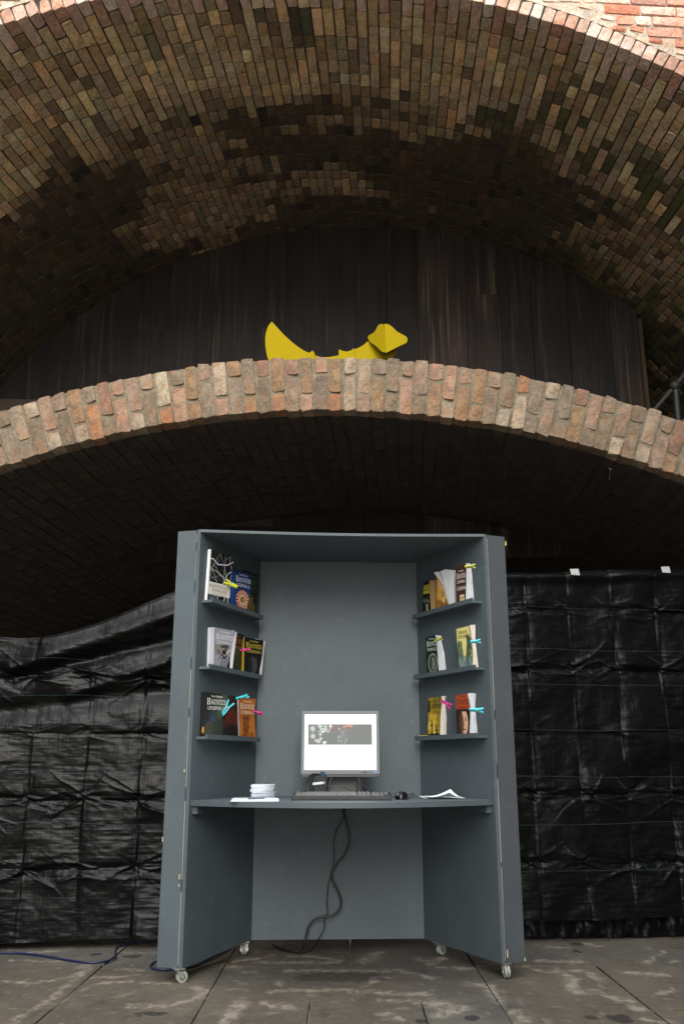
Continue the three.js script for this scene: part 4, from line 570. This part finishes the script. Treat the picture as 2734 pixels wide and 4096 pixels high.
{
  const kb = thing('keyboard', 'black full size computer keyboard lying on the desk before the monitor', 'keyboard', [0.0, DY, -4.285], -0.02);
  mesh('case', extr([[0.085, 0], [0.085, 0.008], [0.075, 0.017], [-0.078, 0.028], [-0.085, 0.024], [-0.085, 0]].map(([z, y]) => [z, y]), 0.436, -0.218, { bevelEnabled: true, bevelSize: 0.002, bevelThickness: 0.003, bevelSegments: 2 }).rotateY(-Math.PI / 2), std({ color: 0x080909, roughness: 0.6 }), kb);
  const kG = {}, keyM = std({ color: 0x4a4f4c, roughness: 0.5 }), key = (w) => (kG[w] ??= (() => { const g = new THREE.BoxGeometry(w - 0.0035, 0.009, 0.0150), p = g.attributes.position; for (let i = 0; i < p.count; i++) if (p.getY(i) > 0) { p.setX(i, p.getX(i) - Math.sign(p.getX(i)) * 0.0018); p.setZ(i, p.getZ(i) * 0.8); } g.computeVertexNormals(); return g; })());
  const u = 0.0185, rows = [[[0, 1], [2.3, 1, 4], [6.1, 1, 4], [10.6, 1, 4], [15, 1, 3]], [[0, 1, 13], [13, 1.9], [15.2, 1, 3], [18.5, 1, 4]], [[0, 1.5], [1.5, 1, 12], [13.5, 1.4], [15.2, 1, 3], [18.5, 1, 3]], [[0, 1.8], [1.8, 1, 11], [12.8, 2.1], [18.5, 1, 4]], [[0, 2.2], [2.2, 1, 10], [12.2, 2.7], [16.2, 1], [18.5, 1, 3]], [[0, 1.4], [1.5, 1.3], [2.9, 1.3], [4.3, 5.8], [10.2, 1.3], [11.6, 1.3], [13.2, 1.7], [15.2, 1, 3], [18.5, 2], [20.5, 1]]];
  rows.forEach((row, j) => { for (const [x, w, n = 1] of row) for (let i = 0; i < n; i++) { const z = -0.064 + j * 0.0225 + (j ? 0.003 : -0.002), m = mesh('key', key(w * u), keyM, kb); m.position.set(-0.209 + (x + i * w + w / 2) * u, 0.0302 - (z + 0.078) * 0.072, z); m.rotation.x = 0.072; } });
}
{
  const ms = thing('computer_mouse', 'black wired mouse right of the keyboard', 'mouse', [0.272, DY, -4.34], -0.15);
  const s = new THREE.SphereGeometry(1, 28, 18, 0, Math.PI * 2, 0, Math.PI / 2); const p = s.attributes.position; for (let i = 0; i < p.count; i++) { const x = p.getX(i), y = p.getY(i), z = p.getZ(i); p.setXYZ(i, x * 0.031 * (1 - 0.12 * z * z), Math.pow(Math.max(0, y), 0.72) * 0.036, z * 0.055); } s.computeVertexNormals();
  mesh('shell', s, std({ color: 0x0d0e0f, roughness: 0.28 }), ms); mesh('scroll_wheel', new THREE.CylinderGeometry(0.008, 0.008, 0.006, 18).rotateZ(Math.PI / 2).translate(0, 0.028, 0.03), blackMatt, ms); mesh('button_seam', boxG(0.0008, 0.006, 0.03, 0, 0.0305, 0.025), blackMatt, ms);
  tag(mesh('mouse_cable', tube([V(0.272, 0.745, -4.395), V(0.29, 0.755, -4.43), V(0.24, 0.757, -4.45), V(0.19, 0.745, -4.43), V(0.13, 0.738, -4.44), V(0.1, 0.74, -4.5)], 0.0017), black), 'thin black mouse lead curling from the mouse behind the keyboard', 'cable');
  tag(mesh('mouse_cable', tube([V(0.292, 0.736, -4.37), V(0.318, 0.742, -4.355), V(0.331, 0.752, -4.36), V(0.326, 0.757, -4.38), V(0.308, 0.752, -4.4)], 0.0022), black), 'short loop of black lead at the right of the mouse', 'cable');
}
{ // papers
  const white = std({ color: 0xbcc1c9, roughness: 0.85 }), fold = std({ color: 0xb4bac4, roughness: 0.85, side: THREE.DoubleSide });
  const bk = thing('booklet', 'white booklet lying flat on the left of the desk under a pen', 'booklet', [-0.385, DY, -4.225], 0.09);
  for (let i = 0; i < 3; i++) mesh('sheet', boxG(0.205, 0.0018, 0.30, (i - 1) * 0.0015, 0.0012 + i * 0.0021, (1 - i) * 0.0016), white, bk);
  const pn = thing('pen', 'slim blue grey pen lying on the white booklet', 'pen', [-0.376, DY + 0.011, -4.19], 1.0); mesh('barrel', new THREE.CylinderGeometry(0.0036, 0.0036, 0.11, 14).rotateZ(Math.PI / 2), std({ color: 0x5d6675, roughness: 0.4 }), pn); mesh('tip', new THREE.ConeGeometry(0.0034, 0.014, 14).rotateZ(-Math.PI / 2).translate(0.062, 0, 0), std({ color: 0x9a9da0, metalness: 0.7, roughness: 0.4 }), pn); mesh('clip', boxG(0.035, 0.0015, 0.002, -0.034, 0.0042, 0), std({ color: 0x9a9da0, metalness: 0.7, roughness: 0.4 }), pn);
  const st = thing('leaflet_stack', 'stack of white folded leaflets behind the booklet on the desk', 'leaflets', [-0.372, DY, -4.475], 0.05), r = rng(15);
  let y = 0.006; for (let i = 0; i < 11; i++) { const lift = 0.0022 + i * 0.00035, pts = [[0.056, 0], [-0.046, 0], [-0.052 - r() * 0.006, 0.0015 + lift * 0.5], [-0.046, 0.003 + lift], [0.056, 0.0018]], g = extr(pts.map(([x, q]) => [x, q]), 0.12, -0.06); const m = mesh('leaflet', g, i % 3 === 1 ? fold : white, st); m.position.set((r() - 0.5) * 0.006, y, (r() - 0.5) * 0.008); m.rotation.y = (r() - 0.5) * 0.08; m.rotation.z = 0.02 + i * 0.004; y += 0.0052; }
  // leaflet with a lifted corner, right
  const gp = new THREE.PlaneGeometry(0.19, 0.14, 24, 20).rotateX(-Math.PI / 2), p = gp.attributes.position; for (let i = 0; i < p.count; i++) { const x = p.getX(i) / 0.095, z = p.getZ(i) / 0.07, c = clamp((x * 0.55 - z * 0.9 - 0.25) / 1.2); p.setY(i, 0.003 + 0.032 * Math.pow(c, 2.2) + 0.003 * Math.sin(x * 3 + z * 2) + 0.003); p.setX(i, p.getX(i) - 0.03 * c); } gp.computeVertexNormals();
  const lf = thing('leaflet', 'single printed leaflet with a lifted corner on the right of the desk', 'leaflet', [0.468, DY, -4.46], 0.2);
  mesh('sheet', gp, std({ roughness: 0.7, side: THREE.DoubleSide, map: canvasTex(128, 128, (c) => { fill(c, '#d4d8dc', 0, 0, 128, 128); fill(c, '#3e4643', 8, 14, 108, 92); const q = rng(7); for (let i = 0; i < 30; i++) { c.fillStyle = q() < 0.5 ? '#8a9692' : '#39423f'; c.fillRect(10 + q() * 84, 18 + q() * 76, 4 + q() * 18, 3 + q() * 8); } }) }), lf);
}
// ---------------------------------------------------------------- cables under the desk and on the ground
{
  const A = (list, d) => list.map(([x, y]) => V(x, y, -d));
  const k1 = mesh('power_cable', tube([V(0.008, 0.712, -4.74), ...A([[0.011, 0.655], [0.021, 0.61], [0.034, 0.552], [0.034, 0.507], [0.014, 0.457], [-0.026, 0.412], [-0.051, 0.368], [-0.04, 0.325], [-0.016, 0.281], [-0.004, 0.238], [-0.016, 0.198], [-0.046, 0.176], [-0.086, 0.17], [-0.132, 0.158], [-0.161, 0.128], [-0.174, 0.085], [-0.184, 0.049]], 4.81), V(-0.2, 0.008, -4.84), V(-0.245, 0.007, -4.86), V(-0.294, 0.007, -4.90), V(-0.346, 0.007, -5.02)], 0.0052, 8, 220), black); tag(k1, 'thick black power cable snaking down the panel under the desk', 'cable');
  const k2 = mesh('thin_cable', tube([V(0.006, 0.712, -4.75), ...A([[0.006, 0.655], [0.001, 0.616], [-0.027, 0.571], [-0.043, 0.5], [-0.037, 0.465], [-0.043, 0.405], [-0.053, 0.367], [-0.066, 0.317], [-0.072, 0.268], [-0.073, 0.218], [-0.069, 0.187], [-0.086, 0.163], [-0.086, 0.12], [-0.112, 0.071]], 4.825), V(-0.15, 0.01, -4.88), V(-0.191, 0.004, -4.84), V(-0.245, 0.004, -4.87)], 0.0026, 6, 200), black); tag(k2, 'thin black lead hanging in a wavy line beside the thick power cable', 'cable');
  const blue = std({ color: 0x10193a, roughness: 0.5 }), G = (l) => l.map(([x, d]) => V(x, 0.007, -d));
  tag(mesh('blue_cable', tube(G([[-2.2, 4.84], [-1.9, 4.83], [-1.657, 4.82], [-1.535, 4.80], [-1.396, 4.726], [-1.256, 4.635], [-1.162, 4.589], [-1.096, 4.617], [-1.073, 4.707], [-1.106, 4.859], [-1.119, 4.98], [-1.06, 5.08], [-0.9, 5.2]]), 0.0050), blue), 'dark blue cable curving over the stones below the left tarpaulin', 'cable');
  tag(mesh('blue_cable', tube(G([[-0.78, 4.72], [-0.854, 4.624], [-0.868, 4.531], [-0.844, 4.464], [-0.803, 4.438], [-0.748, 4.448], [-0.678, 4.497], [-0.618, 4.689], [-0.55, 4.95]]), 0.0048), blue), 'dark blue cable looping out past the left front castor of the booth', 'cable');
}
// ---------------------------------------------------------------- yellow dog figure, railing, hook
{
  const yellow = new THREE.MeshPhysicalMaterial({ color: 0x948102, roughness: 0.8, specularIntensity: 0.3, bumpMap: rollerBump, bumpScale: 0.0006 }), z = -6.0;
  const dog = thing('dog_figure', 'yellow dog cut from flat boards standing on the low brick arch', 'dog figure', [0, 0, z]);
  const smooth = (pts, n) => { const c = new THREE.CatmullRomCurve3(pts.map((p) => V(p[0], p[1], 0)), false, 'centripetal'); return c.getPoints(n).map((p) => [p.x, p.y]); };
  const back = smooth([[-0.46, 3.55], [-0.531, 3.694], [-0.546, 3.76], [-0.552, 3.821], [-0.551, 3.883], [-0.536, 3.945]], 24).concat(smooth([[-0.509, 3.985], [-0.414, 3.874], [-0.324, 3.79], [-0.251, 3.742], [-0.162, 3.707], [-0.098, 3.703], [-0.018, 3.72], [0.087, 3.762], [0.143, 3.79], [0.204, 3.834], [0.26, 3.80], [0.31, 3.70]], 60));
  mesh('body_board', extr([...back, [0.28, 3.6], [0.27, 3.295], [0.17, 3.295], [0.15, 3.55], [-0.24, 3.57], [-0.28, 3.295], [-0.39, 3.295]], 0.018, -0.009), yellow, dog);
  mesh('shoulder_board', extr([[-0.058, 3.723], [-0.03, 3.707], [-0.005, 3.699], [0.02, 3.702], [0.052, 3.719], [0.055, 3.62], [0.06, 3.3], [-0.06, 3.3]], 0.016, -0.008).rotateY(-0.2).translate(0.036, 0, 0.1), yellow, dog);
  mesh('rump_board', extr([[-0.042, 3.705], [0.0, 3.706], [0.018, 3.720], [0.032, 3.698], [0.05, 3.3], [-0.06, 3.3]], 0.016, -0.008).rotateY(-0.3).translate(-0.224, 0, 0.07), yellow, dog);
  // the head: two boards meeting along a fold, one facing left of the viewer and one right
  const fold = 0.3, hp = [[0.309, 3.677], [0.292, 3.687], [0.245, 3.757], [0.206, 3.809], [0.192, 3.844], [0.194, 3.862], [0.234, 3.868], [0.251, 3.888], [0.263, 3.908], [0.279, 3.91], [0.298, 3.899]], hr = [[0.298, 3.899], [0.327, 3.899], [0.359, 3.879], [0.39, 3.849], [0.422, 3.834], [0.457, 3.814], [0.463, 3.796], [0.457, 3.774], [0.42, 3.748], [0.384, 3.726], [0.309, 3.677]];
  const lk = 1 / Math.cos(0.8), rk = 1 / Math.cos(0.22);
  mesh('ear_board', extr([...smooth(hp, 50)].map(([x, y]) => [(x - fold) * lk, y]), 0.016, -0.008).rotateY(-0.8).translate(fold, 0, 0.13), yellow, dog);
  mesh('muzzle_board', extr([...smooth(hr, 50)].map(([x, y]) => [(x - fold) * rk, y]), 0.016, -0.008).rotateY(0.22).translate(fold, 0, 0.13), yellow, dog);
  mesh('far_ear_board', extr(smooth([[0.30, 3.68], [0.33, 3.668], [0.355, 3.675], [0.37, 3.70], [0.39, 3.74], [0.33, 3.75]], 24), 0.016, 0.03), yellow, dog);
}
{
  const iron = std({ color: 0x242725, roughness: 0.6 }), rl = thing('handrail', 'dark iron tube handrail with ball joint at the right edge', 'handrail', [0, 0, -6.6]);
  const rod = (a, b, q) => { const A = V(...a), B = V(...b), g = new THREE.CylinderGeometry(q, q, A.distanceTo(B), 16); g.applyQuaternion(new THREE.Quaternion().setFromUnitVectors(V(0, 1, 0), B.clone().sub(A).normalize())); const c = A.lerp(B, 0.5); return g.translate(c.x, c.y, c.z); };
  mesh('post', rod([2.607, 3.72, 0], [2.59, 2.66, 0], 0.023), iron, rl); mesh('ball_joint', new THREE.SphereGeometry(0.042, 20, 14).translate(2.606, 3.743, 0), iron, rl);
  mesh('rail', rod([2.606, 3.743, 0.01], [3.2, 4.42, 0.01], 0.021), iron, rl); mesh('rail', rod([2.606, 3.743, -0.02], [2.25, 3.34, -0.02], 0.019), iron, rl); mesh('rail', rod([2.595, 3.40, 0], [3.2, 4.03, 0], 0.018), iron, rl);
  const hk = thing('wire_ring', 'small pale wire ring hanging under the right side of the low arch', 'wire ring', [1.676, 0, -5.4]);
  const yy = low.P(0, 5.4).y; mesh('ring', new THREE.TorusGeometry(0.0095, 0.0022, 8, 24).translate(0, 2.672, 0), std({ color: 0xe0e2de, metalness: 0.5, roughness: 0.4 }), hk); mesh('hanging_wire', rod([-0.004, 2.662, 0], [-0.014, 2.592, 0], 0.0009), std({ color: 0x8a8d8a }), hk); mesh('eye_stem', rod([0, 2.681, 0], [0.002, 2.75, 0], 0.0012), std({ color: 0x5a5a56 }), hk);
}
renderer.render(scene, camera);
